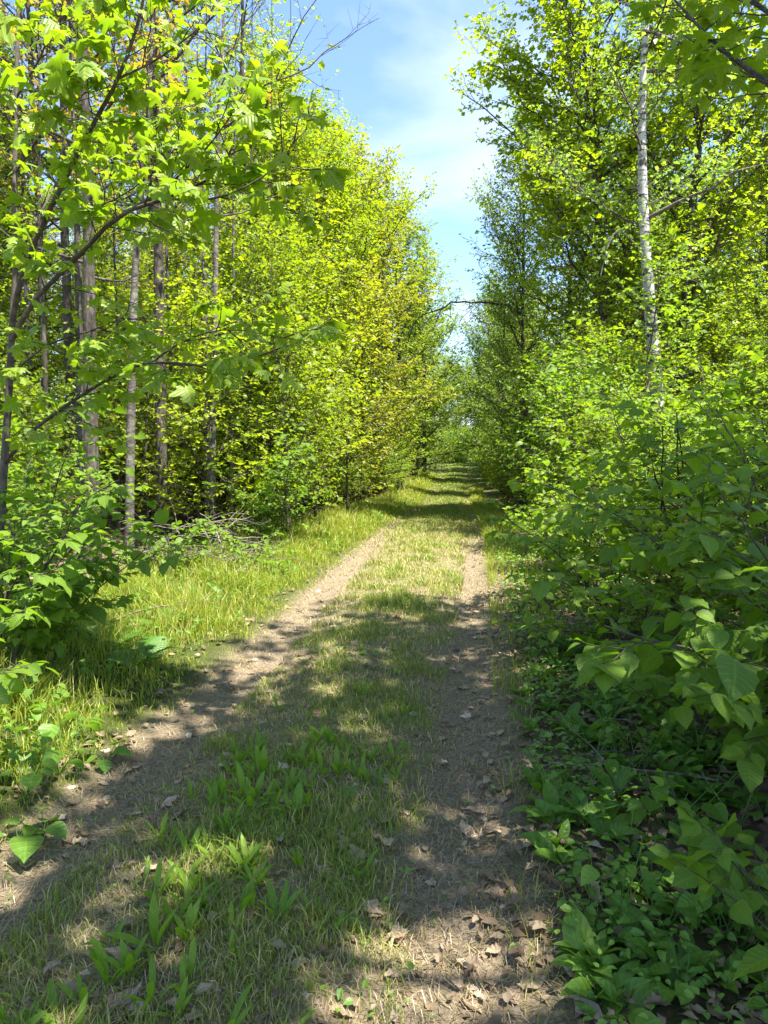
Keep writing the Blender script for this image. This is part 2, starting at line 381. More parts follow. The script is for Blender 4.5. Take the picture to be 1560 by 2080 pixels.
M['trackgrass'] = leaf_mat('track_grass', [(0.0, (.10, .155, .022)), (.45, (.17, .205, .036)), (.62, (.30, .27, .105)), (1, (.42, .34, .18))], tr=(1.3, 1.2, .6), tw=.3, wo=0, wa=1)
M['straw'] = leaf_mat('dry_straw', [(0.0, (.17, .12, .065)), (.5, (.26, .20, .115)), (1, (.38, .31, .20))], tr=(1, .95, .8), tw=.2, gain=(1.1, 1.1, 1.0))
M['dead'] = leaf_mat('dead_leaf_brown', [(0.0, (.13, .09, .055)), (.35, (.22, .16, .105)), (.8, (.33, .26, .185)), (1, (.43, .355, .27))], tr=(1.1, .9, .6), tw=.22, wa=.0, wo=1.0, gain=(1.35, 1.35, 1.35), rough=.7, spec=.25, veins=.3, nveins=5)
M['litter'] = leaf_mat('leaf_litter_brown', [(0.0, (.09, .06, .036)), (.5, (.19, .135, .085)), (1, (.33, .26, .18))], tr=(1.1, .9, .6), tw=.15, rough=.75, spec=.2, gain=(1.2, 1.2, 1.2))
M['bark'] = bark_mat('grey_brown_bark', (.026, .022, .016), (.072, .06, .048), (.17, .15, .125))
M['barkgrey'] = bark_mat('pale_grey_bark', (.035, .03, .024), (.115, .10, .085), (.27, .25, .215), zs=1.8, sc_=9)
M['twig'] = bark_mat('dark_twig_bark', (.03, .022, .018), (.07, .055, .045), (.13, .11, .09), zs=.5, sc_=30, bump=.3)
M['smooth'] = bark_mat('smooth_sapling_bark', (.04, .033, .026), (.085, .07, .056), (.15, .13, .105), zs=.6, sc_=20, bump=.25)
M['dry'] = bark_mat('weathered_dry_wood', (.06, .05, .04), (.16, .135, .11), (.32, .285, .24), zs=.4, sc_=20, bump=.4)
M['birch'] = birch_mat('white_birch_bark')

def ground_mat():
    m, n, out = new_mat('forest_track_soil')
    tcn = N(n, 'ShaderNodeTexCoord')
    def noise(s, d=5, r=.6):
        x = N(n, 'ShaderNodeTexNoise'); x.inputs['Scale'].default_value = s; x.inputs['Detail'].default_value = d; x.inputs['Roughness'].default_value = r
        lk(n, tcn.outputs['Object'], x.inputs[0]); return x.outputs[0]
    def attr(k): return N(n, 'ShaderNodeAttribute', attribute_name=k).outputs['Fac']
    fine = noise(60, 6, .7); mid = noise(7, 5); big = noise(1.1, 3)
    soil = ramp(n, fine, [(.3, (.10, .074, .048)), (.5, (.21, .162, .107)), (.68, (.35, .285, .20))])
    thatch = ramp(n, math_n(n, 'ADD', math_n(n, 'MULTIPLY', fine, .7), math_n(n, 'MULTIPLY', mid, .3)), [(.3, (.075, .07, .03)), (.5, (.17, .158, .07)), (.68, (.34, .285, .15))])
    vo = N(n, 'ShaderNodeTexVoronoi'); vo.inputs['Scale'].default_value = 13; lk(n, tcn.outputs['Object'], vo.inputs[0])
    vs_ = N(n, 'ShaderNodeSeparateXYZ'); lk(n, vo.outputs['Color'], vs_.inputs[0])
    lit = ramp(n, math_n(n, 'ADD', math_n(n, 'MULTIPLY', vs_.outputs[0], .6), math_n(n, 'MULTIPLY', fine, .4)), [(.15, (.045, .03, .02)), (.5, (.12, .08, .052)), (.85, (.24, .175, .12))])
    verge = ramp(n, fine, [(.3, (.035, .045, .014)), (.55, (.07, .085, .022)), (.7, (.14, .13, .05))])
    def mix(f, a, b):
        x = N(n, 'ShaderNodeMixRGB'); lk(n, f, x.inputs[0]); lk(n, a, x.inputs[1]); lk(n, b, x.inputs[2]); return x.outputs[0]
    c = mix(attr('verge'), lit, verge)
    c = mix(attr('middle'), c, thatch)
    rm = math_n(n, 'MULTIPLY', attr('rut'), math_n(n, 'ADD', .55, mid)); rm = math_n(n, 'MINIMUM', rm, 1.0)
    c = mix(rm, c, soil)
    p = N(n, 'ShaderNodeBsdfPrincipled'); p.inputs['Roughness'].default_value = .95; p.inputs['Specular IOR Level'].default_value = .15
    lk(n, c, p.inputs['Base Color'])
    b1 = N(n, 'ShaderNodeBump'); b1.inputs['Strength'].default_value = .8; b1.inputs['Distance'].default_value = .03
    lk(n, math_n(n, 'ADD', fine, math_n(n, 'MULTIPLY', vs_.outputs[1], .5)), b1.inputs['Height']); lk(n, b1.outputs[0], p.inputs['Normal'])
    lk(n, p.outputs[0], out.inputs[0]); return m
M['ground'] = ground_mat()

# ------------------------------------------------------------------ ground
def axis(segs):
    out = [np.array([segs[0][0]])]
    for a, b, s in segs: out.append(np.linspace(a, b, max(2, int(round((b-a)/s))+1))[1:])
    return np.concatenate(out)
gx = axis([(-600, -60, 90), (-60, -20, 4), (-20, -6, 1), (-6, -2.5, .2), (-2.5, 2.5, .06), (2.5, 6, .2), (6, 20, 1), (20, 60, 4), (60, 600, 90)])
gy = axis([(-200, -20, 60), (-20, -2, 1.5), (-2, 1.2, .2), (1.2, 8, .06), (8, 20, .15), (20, 90, .6), (90, 300, 15), (300, 900, 150)])
GX, GY = np.meshgrid(gx, gy, indexing='ij'); GZ = gz(GX, GY)
b = MB(); nx, ny = GX.shape
ii = np.arange((nx-1)*(ny-1)); i0 = ii // (ny-1); j0 = ii % (ny-1); a0 = i0*ny + j0
b.add(np.stack([GX, GY, GZ], -1).reshape(-1, 3), np.stack([a0, a0+ny, a0+ny+1, a0+1], -1))
def masks(x, y):
    a = x - rutL(y); c = x - rutR(y); far = 1 - 0.75*smooth(y, 15, 26)
    rut = np.maximum(np.exp(-(a/0.34)**4), np.exp(-(c/0.36)**4))*far
    middle = smooth(a, -.5, 0)*smooth(-c, -.65, 0)
    verge = np.maximum(smooth(a, -3.2, -2.2)*smooth(-a, -.1, .4), .6*smooth(c, .2, .5)*smooth(-c, -1.3, -.6))
    verge = np.maximum(verge, .9*smooth(y, 30, 45)*np.exp(-((x-(rutL(y)+rutR(y))/2)/7)**4)); middle = middle*(1-.8*smooth(y, 25, 40))
    return rut*(1-smooth(y, 22, 34)), middle, verge
mr, mm, mv = masks(GX.ravel(), GY.ravel())
ground = link('ground', b.mesh('ground', [M['ground']], smooth_mats=(0,), extra={'rut': mr, 'middle': mm, 'verge': mv})); ground['kind'] = 'structure'
tag(ground, 'earth ground with a two-rut track and leaf litter', 'ground')

# ------------------------------------------------------------------ grass and ground cover
def blades(name, n, rng, xs, ys, h, w, lean, mats_key, rndv, label, lay=False):
    base = np.stack([xs, ys, gz(xs, ys) - .004], -1); n = len(xs)
    az = rng.random(n)*2*math.pi; d = np.stack([np.cos(az), np.sin(az), np.zeros(n)], -1); s = np.stack([-np.sin(az), np.cos(az), np.zeros(n)], -1)
    fa = rng.random(n)*2*math.pi; s = np.stack([np.cos(fa), np.sin(fa), np.zeros(n)], -1)
    L = np.abs(lean)[:, None]; H = h[:, None]; up = np.array([0, 0, 1.])
    m1 = base + up*H*.55 + d*H*L*.3; tp = base + up*H*np.sqrt(np.clip(1-L*L*.6, .05, 1)) + d*H*L
    if lay:
        m1 = base + d*H*.5 + up*(.006+.03*rng.random(n)[:, None]); tp = base + d*H + s*H*.2 + up*(.004+.03*rng.random(n)[:, None]**2); s = np.cross(d, up)
        zt = gz(tp[:, 0], tp[:, 1]); tp[:, 2] = np.maximum(tp[:, 2]*0 + zt + .006 + .025*rng.random(n)**2, zt+.004)
    W = (w/2)[:, None]
    V = np.stack([base - s*W, base + s*W, m1 + s*W*.8, m1 - s*W*.8, tp], 1)
    mb = MB(); o = np.arange(n)[:, None]*5
    mb.add(V.reshape(-1, 3), [o + np.array([[0, 1, 2, 3]]), o + np.array([[3, 2, 4]])], 0, np.repeat(rndv, 5))
    ob = link(name, mb.mesh(name, [M[mats_key]]), kind='stuff'); tag(ob, label, 'grass'); return ob
def samp_y(rng, n, a, b, p=1.0):
    """more samples near the camera"""
    u = rng.random(n); return a*(b/a)**u if p == 1 else (a**(1-p) + u*(b**(1-p)-a**(1-p)))**(1/(1-p))

rng = np.random.default_rng(11)
# left verge, long bright grass
n = 105000; y = samp_y(rng, n, 2.2, 60); off = -.28 - 2.3*rng.random(n)**1.25; x = rutL(y) + off
cl = vnoise(x, y, .35); keep = (rng.random(n) < .25 + 1.2*np.clip(cl-.25, 0, 1)) & (rng.random(n) < smooth(-off, .2, .75)+.12)
x, y, off, cl = x[keep], y[keep], off[keep], cl[keep]
c2 = vnoise(x+20, y, 1.1); pile = np.exp(-(((x+2.7)/1.1)**2+((y-10.7)/.9)**2)**2)
hh = (.07 + .24*smooth(-off, .35, 1.2))*(0.35+.85*rng.random(len(x)))*(.4+.5*cl+.7*c2)*(1-.6*pile)
stk = rng.random(len(x)) < .05; hh = np.where(stk, hh*1.45, hh)
blades('verge_grass', n, rng, x, y, hh, np.where(stk, .6, 1)*(.0032 + .0007*y + .002*rng.random(len(x))), .1+.75*rng.random(len(x)), 'grass', np.where(stk, 1.0, np.clip(rng.beta(1.4, 2.2, len(x))+.25*(c2-.5), 0, 1)), 'long bright green grass along the left verge of the track')
# middle strip
n = 135000; y = samp_y(rng, n, 1.5, 85, 1.3); f = rng.random(n); l = rutL(y)+.12; r = rutR(y)-.12; x = l + f*(r-l)
cl = vnoise(x+9, y, .28); keep = rng.random(n) < .16 + (1.0+.3*smooth(y, 3, 5))*np.clip(cl-.28, 0, 1)*np.sin(np.pi*np.clip(f, .04, .96))**.5
x, y, cl, f = x[keep], y[keep], cl[keep], f[keep]
hh = (.022+.075*cl)*(0.4+.9*rng.random(len(x))**1.5)*(1+.6*smooth(y, 5, 9))
blades('track_grass', n, rng, x, y, hh,   .0018+.0007*y+.0012*rng.random(len(x)), .2+.7*rng.random(len(x)), 'trackgrass', np.clip(rng.beta(1.1, 2.0, len(x))-.5*(cl-.5)+.02+.08*smooth(y, 6, 9)-.3*smooth(y, 14, 25), 0, 1), 'short mixed green and straw grass growing between the ruts')  # random straw mix, shifted paler along the sunlit stretch to paint in brightness
# ruts beyond the bare part
n = 26000; y = np.where(rng.random(n) < .3, samp_y(rng, n, 1.6, 10), samp_y(rng, n, 10, 85)); sde = rng.random(n) < .5; x = np.where(sde, rutL(y), rutR(y)) + rng.normal(size=n)*.3
keep = rng.random(n) < np.where(y < 10, .9*np.clip(vnoise(x, y, .3)-.2, 0, 1), .15+.85*smooth(y, 11, 22)); x, y = x[keep], y[keep]
blades('rut_grass', n, rng, x, y, (.025+.10*rng.random(len(x))*(.3+.7*smooth(y, 6, 16))), .0016+.0008*y, .3+.6*rng.random(len(x)), 'trackgrass', np.clip(rng.beta(1.2, 2.6, len(x))+.2*(y < 10), 0, 1), 'thin grass growing in the ruts of the track')
# right edge
n = 30000; y = samp_y(rng, n, 1.6, 45); off = .22 + .75*rng.random(n)**1.3; x = rutR(y)+off
cl = vnoise(x+3, y, .3); keep = rng.random(n) < (.02+.9*np.clip(cl-.5, 0, 1))*(.35+.65*smooth(y, 4, 8))+.4*smooth(y, 8, 15); x, y, cl = x[keep], y[keep], cl[keep]
blades('edge_grass', n, rng, x, y, (.05+.12*cl)*(.4+rng.random(len(x)))*(1+.8*smooth(y, 9, 16)), .0022+.0007*y, .2+.7*rng.random(len(x)), 'grass', rng.beta(1.5, 2.0, len(x)), 'low grass along the right edge of the track')
# dry straw lying on the track
n = 40000; y = samp_y(rng, n, 1.4, 22, 1.3); x = rutL(y)-.35 + rng.random(n)*(rutR(y)-rutL(y)+.85)
keep = rng.random(n) < .25+.75*vnoise(x, y+5, .4); x, y = x[keep], y[keep]
blades('dry_straw', n, rng, x, y, .03+.08*rng.random(len(x)), .0018+.0006*y, np.zeros(len(x)), 'straw', rng.random(len(x)), 'dry straw and needles lying on the track', lay=True)

# small broadleaf ground cover both sides
def cover(name, n, rng, x, y, hmax, size, key, label, tpl):
    z = gz(x, y); n = len(x)
    pos = np.stack([x, y, z + .01 + hmax*rng.random(n)], -1)
    az = rng.random(n)*6.283; D = np.stack([np.cos(az), np.sin(az), rng.normal(size=n)*.25], -1); D = nrm(D)
    Nn = np.array([0, 0, 1.]) + rng.normal(size=(n, 3))*.35; Nn = nrm(Nn-(Nn*D).sum(1, keepdims=True)*D)
    mb = MB(); scatter(mb, tpl, pos, np.stack([D, np.cross(Nn, D), Nn], -1), size*(.5+rng.random(n)), 0, rng.random(n))
    o = link(name, mb.mesh(name, [M[key]]), kind='stuff'); return tag(o, label, 'ground cover')
n = 30000; y = samp_y(rng, n, 1.7, 30); x = rutR(y) + .35 + 3.2*rng.random(n)**1.3; k = rng.random(n) < 1.2*np.clip(vnoise(x, y, .45)-.12, 0, 1)*smooth(x-rutR(y), .3, .6); x, y = x[k], y[k]
cover('ground_cover', n, rng, x, y, .14, .028+.0022*y, 'weed', 'low mixed green weeds carpeting the bank right of the track', T_oval())
n = 17000; y = samp_y(rng, n, 2.5, 34); x = rutL(y) - .5 - 4.0*rng.random(n); k = rng.random(n) < 1.1*np.clip(vnoise(x+7, y, .5)-.2, 0, 1); x, y = x[k], y[k]
cover('ground_cover', n, rng, x, y, .22, .03+.0022*y, 'weed', 'low mixed green weeds among the grass left of the track', T_oval())
n = 2600; y = samp_y(rng, n, 1.6, 12); x = rutL(y)-.3 + rng.random(n)*(rutR(y)-rutL(y)+.6); k = rng.random(n) < 1.3*np.clip(vnoise(x+2, y, .3)-.4, 0, 1); x, y = x[k], y[k]
cover('ground_cover', n, rng, x, y, .05, .024, 'weed', 'tiny green clover-like weeds scattered between the ruts', T_oval())

# leaf litter: bulk as stuff, the nearest as individual leaves
DEAD = [tpl_mesh('dead_leaf', T_deadoak(k), [M['dead']]) for k in range(8)]
n = 10500; y = samp_y(rng, n, 1.8, 30); ut = rng.random(n); x = np.where(ut < .08, rutL(y)-.3+(ut/.08)*(rutR(y)-rutL(y)+.6), rng.random(n)*0+np.nan); x = np.where(np.isfinite(x), x, np.where(rng.random(n) < .7, rutR(y)+.1+4.5*rng.random(n)**.9, rutL(y)-.3-5*rng.random(n)))
pos = np.stack([x, y, gz(x, y)+.006+.02*rng.random(n)], -1); az = rng.random(n)*6.283; D = nrm(np.stack([np.cos(az), np.sin(az), rng.normal(size=n)*.12], -1))
Nn = np.array([0, 0, 1.])+rng.normal(size=(n, 3))*.25; Nn = nrm(Nn-(Nn*D).sum(1, keepdims=True)*D)
Rm = np.stack([D, np.cross(Nn, D), Nn], -1); szl = (.03+.045*rng.random(n)+.0012*y)*np.where(ut < .08, .8, 1); near = y < 6; pick = rng.integers(3, size=n); mb = MB(); rl = rng.random(n)
for j in range(3):
    k = near & (pick == j); scatter(mb, T_deadoak(j+3), pos[k], Rm[k], szl[k], 0, rl[k])
    k = ~near & (pick == j); scatter(mb, [T_oval(w=.4, fold=.25), T_star(), T_oval(w=.25, fold=-.15)][j], pos[k], Rm[k], szl[k], 0, rl[k])
tag(link('leaf_litter', mb.mesh('leaf_litter', [M['litter']]), kind='stuff'), 'brown fallen leaves covering the wood floor beside the track', 'leaf litter')
rng = np.random.default_rng(21); cntd = 0
while cntd < 285:
    y = float(samp_y(rng, 1, 1.75, 9.5, 1.6)[0]); u = rng.random()
    lo, hi = float(rutL(y)), float(rutR(y)); x = lo - .45 + (hi-lo+1.7)*u
    if rng.random() > .3 + .9*float(vnoise(x, y, .5)): continue
    px_ = 780 + 1442*x/y
    if px_ < -40 or px_ > 1600: continue
    s = .04 + .07*rng.random()**1.3; dk = int(rng.integers(8)); dw = ('small' if s < .06 else ('large' if s > .085 else 'mid-sized')) + (' lobed' if dk % 2 == 0 else ' oval')
    q = Quaternion((0, 0, 1), rng.random()*6.283) @ Quaternion((1, 0, 0), rng.normal()*.22) @ Quaternion((0, 1, 0), rng.normal()*.16)
    o = link('dead_leaf', DEAD[dk], mat4=Matrix.LocRotScale((x, y, float(gz(x, y))+.004), q, (s, s*(.8+.4*rng.random()), s)))
    if x > hi + .35: tag(o, dw + ' dry curled leaf among the green herbs right of the track', 'dead leaf', 'dead leaves on the right bank')
    elif x < lo + .4: tag(o, dw + ' dry tan leaf lying in or beside the left rut', 'dead leaf', 'dead leaves in the left rut')
    elif x > hi - .4: tag(o, dw + ' dry tan leaf lying in the right rut', 'dead leaf', 'dead leaves in the right rut')
    else: tag(o, dw + ' dry tan leaf lying on the grassy strip between the ruts', 'dead leaf', 'dead leaves on the middle strip')
    cntd += 1

# ------------------------------------------------------------------ trees
LEAF = {'diamond': T_diamond(), 'round': T_diamond(w=.42, m=.40), 'star': T_star(), 'oval': T_oval(), 'ovate': T_ovate(n=4, serr=0, pleat=0)}
def crown_mesh(name, twigs, rng, spacing, size, tpl, key, twig_r=.004, droop=.25, tilt=.5, rnd_shift=0.0, twig_sides=3, extra_twigs=None, planar=.75):
    mb = MB()
    V, Q = tube_batch(twigs, np.linspace(twig_r, twig_r*.4, twigs.shape[1])[None].repeat(len(twigs), 0), twig_sides); mb.add(V, Q, 1)
    if extra_twigs is not None:
        V, Q = tube_batch(extra_twigs[0], extra_twigs[1], 4); mb.add(V, Q, 1)
    pos, R = leaf_frames(twigs, rng, spacing, droop=droop, tilt=tilt, planar=planar)
    n = len(pos); scatter(mb, LEAF[tpl], pos, R, size*np.exp(rng.normal(size=n)*.36), 0, np.clip(rng.random(n)*.8+.1+rnd_shift, 0, 1))
    return mb.mesh(name, [M[key], M['twig']], smooth_mats=(1,)), n

def grow(seed, H, r0, lo, rad, nprim, shape='round', wander=.15, lean=(0, 0), up0=15, up1=65, trunk=None, sec=.45, tw=.22, twl=.32, N1=8):
    """returns trunk path/radii, primaries (paths, radii), secondaries (paths, radii), twigs"""
    rng = np.random.default_rng(seed)
    if trunk is None:
        t = np.linspace(0, 1, 16)
        w = np.cumsum(rng.normal(size=(16, 2))*wander*.35, 0); w -= w[0]
        T = np.stack([w[:, 0]*t + lean[0]*t**1.3*H, w[:, 1]*t + lean[1]*t**1.3*H, H*t], -1); T[0, 2] = -.25
    else: T = resample(trunk, 20); H = T[-1, 2]-T[0, 2]
    n = len(T); t = np.linspace(0, 1, n); R = r0*((1-t)**.85*.94+.06); R[0] *= 1.25
    tt = lo + (0.985-lo)*(np.arange(nprim)+rng.random(nprim))/nprim
    u = (tt-lo)/(1-lo)
    prof = {'round': np.sin(np.pi*np.clip(.12+.86*u, 0, 1))**.7, 'cone': (1-u)**.7*.9+.14, 'column': np.sin(np.pi*np.clip(.18+.8*u, 0, 1))**.45, 'broad': np.clip(1.1-u**2.2, .15, 1)}[shape]
    L = rad*prof*(.65+.6*rng.random(nprim)); az = np.arange(nprim)*2.39996 + rng.normal(size=nprim)*.5
    el = np.radians(up0 + (up1-up0)*u + rng.normal(size=nprim)*10)
    f = tt*(n-1); i = np.minimum(f.astype(int), n-2); fr = (f-i)[:, None]; p = T[i]*(1-fr)+T[i+1]*fr
    D = np.stack([np.cos(az)*np.cos(el), np.sin(az)*np.cos(el), np.sin(el)], -1)
    s = np.linspace(0, 1, N1)[None, :, None]
    wob = np.cumsum(rng.normal(size=(nprim, N1, 3))*.035, 1)*s
    P1 = p[:, None] + L[:, None, None]*(D[:, None]*s + np.array([0, 0, .16])*s*s + wob)
    rb = np.minimum(.5*np.interp(tt, t, R), .012+.011*L); R1 = rb[:, None]*np.linspace(1, .25, N1)[None]
    P2, id2, t2 = sprout(P1, rng, sec*.55, .18, 1.0, 50, 1.0, taper=.5, bend=.10, n=5, planar=.55, up=.12)
    sc2 = np.clip(L[id2]*.42, .35, 1.3)[:, None, None]; P2 = P2[:, :1] + (P2-P2[:, :1])*sc2
    R2 = np.minimum(.55*np.interp(t2, [0, 1], [1, .3])*rb[id2], .012)[:, None]*np.linspace(1, .35, 5)[None]
    P3, _, _ = sprout(P2, rng, tw*.6, .1, 1.0, 50, twl, taper=.35, bend=-.05, n=2, planar=.6)
    # top shoots of the trunk
    return rng, (T, R), (P1, R1), (P2, R2), P3

def wood_mesh(name, parts, key, sides=(9, 5)):
    mb = MB()
    (T, R), rest = parts[0], parts[1:]
    V, Q = tube_batch(T[None], R[None], sides[0]); mb.add(V, Q)
    for P, Rr in rest:
        V, Q = tube_batch(P, Rr, sides[1]); mb.add(V, Q)
    return mb.mesh(name, [M[key]], smooth_mats=(0,))

PROTO = {}
def proto(key, leaf, leafkey, barkkey, spacing=.055, size=.075, droop=.25, tilt=.5, **kw):
    rng, T, P1, P2, P3 = grow(**kw)
    wood = wood_mesh('trunk', [T, P1], barkkey)
    cm, n = crown_mesh('crown', P3, rng, spacing, size, leaf, leafkey, extra_twigs=P2, droop=droop, tilt=tilt)
    PROTO[key] = (wood, cm); print('proto', key, n, 'leaves')
def plant_tree(name, key, x, y, rot, scale, label, group=None, cat='tree', dz=0.0, tint=None):
    t = thing(name, (x, y, float(gz(x, y))+dz), label, cat, group, rot, scale)
    link('trunk', PROTO[key][0], t); c = link('crown', PROTO[key][1], t, kind='stuff')
    if tint: c.material_slots[0].link = 'OBJECT'; c.material_slots[0].material = M[tint]
    return t

proto('mapleA', 'round', 'maple', 'bark', seed=1, H=14, r0=.13, lo=.10, rad=3.4, nprim=62, shape='round', spacing=.06, size=0.0903, sec=.36, tw=.17)
proto('mapleB', 'round', 'lemon', 'bark', seed=2, H=15, r0=.15, lo=.16, rad=3.7, nprim=58, shape='round', spacing=.06, size=0.0903, wander=.3, sec=.36, tw=.17)
proto('aspenA', 'round', 'aspen', 'bark', seed=3, H=15, r0=.12, lo=.12, rad=2.3, nprim=80, shape='column', spacing=.06, size=0.0688, up0=25, up1=70, droop=.5, tilt=.9, sec=.36, tw=.17)
proto('aspenB', 'round', 'aspen', 'bark', seed=4, H=16, r0=.14, lo=.20, rad=2.6, nprim=74, shape='column', spacing=.06, size=0.0688, up0=20, up1=65, droop=.5, tilt=.9, sec=.36, tw=.17)
proto('bronzeA', 'star', 'bronze', 'bark', seed=5, H=17, r0=.13, lo=.36, rad=3.0, nprim=40, shape='round', spacing=.10, size=.07, sec=.5, tw=.28)
proto('farA', 'round', 'far', 'bark', seed=6, H=16, r0=.14, lo=.05, rad=3.3, nprim=64, shape='broad', spacing=.075, size=0.1118, sec=.38, tw=.2)
proto('farB', 'diamond', 'maple', 'bark', seed=7, H=14, r0=.12, lo=.05, rad=3.0, nprim=66, shape='column', spacing=.07, size=0.1075, sec=.38, tw=.2)
proto('poleA', 'round', 'far', 'bark', seed=8, H=18, r0=.11, lo=.30, rad=2.7, nprim=44, shape='round', spacing=.085, size=.10, sec=.5)
proto('saplingA', 'round', 'maple', 'smooth', seed=9, H=6, r0=.035, lo=.06, rad=1.7, nprim=44, shape='round', spacing=.055, size=0.0757, sec=.36, tw=.18)
proto('saplingB', 'oval', 'shrub', 'smooth', seed=10, H=4.8, r0=.03, lo=.05, rad=1.6, nprim=40, shape='broad', spacing=.06, size=0.0731, sec=.36, tw=.18)
proto('bushA', 'oval', 'shrub', 'twig', seed=12, H=3.2, r0=.03, lo=.03, rad=1.5, nprim=44, shape='broad', spacing=.055, size=0.0705, sec=.34, tw=.18, up0=20, up1=60)
proto('bushB', 'round', 'maple', 'twig', seed=13, H=2.4, r0=.025, lo=.03, rad=1.3, nprim=44, shape='broad', spacing=.05, size=0.0645, sec=.34, tw=.18, up0=25, up1=65)
proto('bushC', 'round', 'lemon', 'twig', seed=14, H=3.8, r0=.03, lo=.04, rad=1.5, nprim=46, shape='round', spacing=.055, size=0.0688, sec=.34, tw=.18, up0=20, up1=60)

def bare_tree():
    rng, T, P1, P2, P3 = grow(seed=77, H=15, r0=.10, lo=.45, rad=3.2, nprim=16, shape='round', sec=.9, tw=.5, twl=.5)
    mb = MB()
    for P, R, s in ((T[0][None], T[1][None], 8), (P1[0], P1[1], 5), (P2[0], P2[1], 4)):
        V, Q = tube_batch(P, R, s); mb.add(V, Q)
    V, Q = tube_batch(P3, np.linspace(.005, .002, 2)[None].repeat(len(P3), 0), 3); mb.add(V, Q)
    return mb.mesh('trunk', [M['bark']], smooth_mats=(0,))
BARE = bare_tree()

def X(p, d): return (p-780)/1442*d
MARKS = [(X(183, 10), 10, 'the thick grey trunk'), (X(266, 10.5), 10.5, 'the pale blotched trunk'), (X(433, 12.5), 12.5, 'the straight birch'), (X(430, 9.4), 9.4, 'the brush pile'), (X(1330, 15), 15, 'the white birch'),
         (X(1040, 25), 25, 'the pointed aspen'), (X(1330, 19), 19.5, 'the yellow-green maple'), (X(600, 20), 20, 'the full left maple'), (X(650, 26), 26, 'the domed maple'), (X(735, 31), 31, 'the spreading maple'),
         (X(505, 16), 16, 'the leafless tree'), (X(848, 52), 52, 'the far left tree'), (X(985, 50), 50, 'the far right tree'), (X(800, 40), 40, 'the distant left maple'), (X(1000, 36), 36, 'the far aspen'), (-12, 30, 'the deep left wood'), (14, 32, 'the deep right wood')]
def near_mark(x, y):
    m = min(MARKS, key=lambda q: (q[0]-x)**2 + (q[1]-y)**2); dx, dy = x-m[0], y-m[1]
    if m[2].endswith('wood'): return 'in ' + m[2]
    far = (dx*dx+dy*dy)**.5; rel = ('well behind ' if far > 5 else 'behind ') if dy > abs(dx) else ('in front of ' if -dy > abs(dx) else ('track side of ' if (dx > 0) == (m[0] < float(rutL(m[1]))) else 'wood side of '))
    return rel + m[2]

rng = np.random.default_rng(31)
# --- left edge trees that frame the sky
plant_tree('maple_tree', 'mapleA', X(575, 20), 20, .4, .84, 'full leafy maple rising behind the left verge below the bare branches', 'maples lining the left of the track')
plant_tree('maple_tree', 'mapleB', X(640, 26), 26, 1.9, .93, 'yellow-green domed maple at the edge of the sky gap left of the track', 'maples lining the left of the track')
plant_tree('maple_tree', 'mapleA', X(735, 31), 31, 3.3, 1.05, 'maple with spreading limbs and golden young leaves left of the track further on', 'maples lining the left of the track', tint='gold')
plant_tree('maple_tree', 'farB', X(812, 40), 40, 5.0, 1.12, 'distant maple standing left of where the track narrows', 'maples lining the left of the track')
plant_tree('maple_tree', 'farA', X(862, 52), 52, 2.0, 1.12, 'far tree left of the track near its rise', 'maples lining the left of the track')
for k, (p, d, sc_) in enumerate([(585, 13.3, .95), (640, 16.5, 1.05), (705, 20.5, 1.1), (540, 15, 1.1)]):
    plant_tree('sapling_tree', 'saplingA', X(p, d), d, k*1.9+.5, sc_, ['bright sapling at the verge just past the brush pile', 'bright sapling at the verge between the straight birch and the full left maple', 'bright sapling below the domed maple at the verge', 'bright sapling behind the brush pile'][k], 'bright saplings at the left verge', tint=[None, 'lemon', 'gold', None][k])
# --- right trees
plant_tree('maple_tree', 'mapleB', X(1390, 19), 19.5, .9, 1.12, 'tall yellow-green maple with spreading limbs behind the white birch')
plant_tree('maple_tree', 'mapleB', X(1225, 20.5), 20.5, 3.6, 1.16, 'tall yellow-green maple on the track side of the white birch')
at = plant_tree('aspen_tree', 'aspenA', X(1062, 26), 26, .2, .93, 'slender grey-green aspen right of the track with a pointed top')
lw = pxl([(1060, 640, 26), (1030, 618, 25.8), (985, 616, 25.4), (935, 622, 25), (880, 636, 24.6), (845, 656, 24.3), (815, 690, 24)])
Rz = np.array([[math.cos(.2), math.sin(.2), 0], [-math.sin(.2), math.cos(.2), 0], [0, 0, 1]]); lw = (lw - np.array(at.location)) @ Rz.T / .93
lw[0] = [0, 0, lw[0, 2]]; lr = resample(lw, 22); wr = np.random.default_rng(8); lr[1:] += np.cumsum(wr.normal(size=(21, 3))*.045, 0); mb = MB(); V, Q = tube_batch(lr[None], (.05*np.linspace(1, .3, 22))[None], 6); mb.add(V, Q)
sh, _, _ = sprout(lr[None], wr, .35, .2, 1, 50, 1.0, n=6, planar=.3); sh2, _, _ = sprout(sh, wr, .2, .2, 1, 45, .4, n=3); lp3, lR = leaf_frames(sh2, wr, .12, tilt=.8)
V, Q = tube_batch(sh, (.016*np.linspace(1, .4, 6))[None].repeat(len(sh), 0), 4); mb.add(V, Q); V, Q = tube_batch(sh2, (.007*np.linspace(1, .4, 3))[None].repeat(len(sh2), 0), 3); mb.add(V, Q)
m2 = MB(); scatter(m2, LEAF['round'], lp3, lR, np.full(len(lp3), .08), 0, wr.random(len(lp3))); link('foliage', m2.mesh('foliage', [M['aspen']]), at, kind='stuff')
lt = link('limb', mb.mesh('limb', [M['bark']], smooth_mats=(0,)), at); lt['label'] = 'long thin-leaved limb arching across the track'
plant_tree('aspen_tree', 'aspenB', X(1150, 27), 27, 2.2, .9, 'grey-green aspen between the pointed aspen and the white birch')
plant_tree('aspen_tree', 'aspenA', X(1018, 37), 37, 4.4, .85, 'far grey-green aspen overhanging the right of the track', 'far aspens')
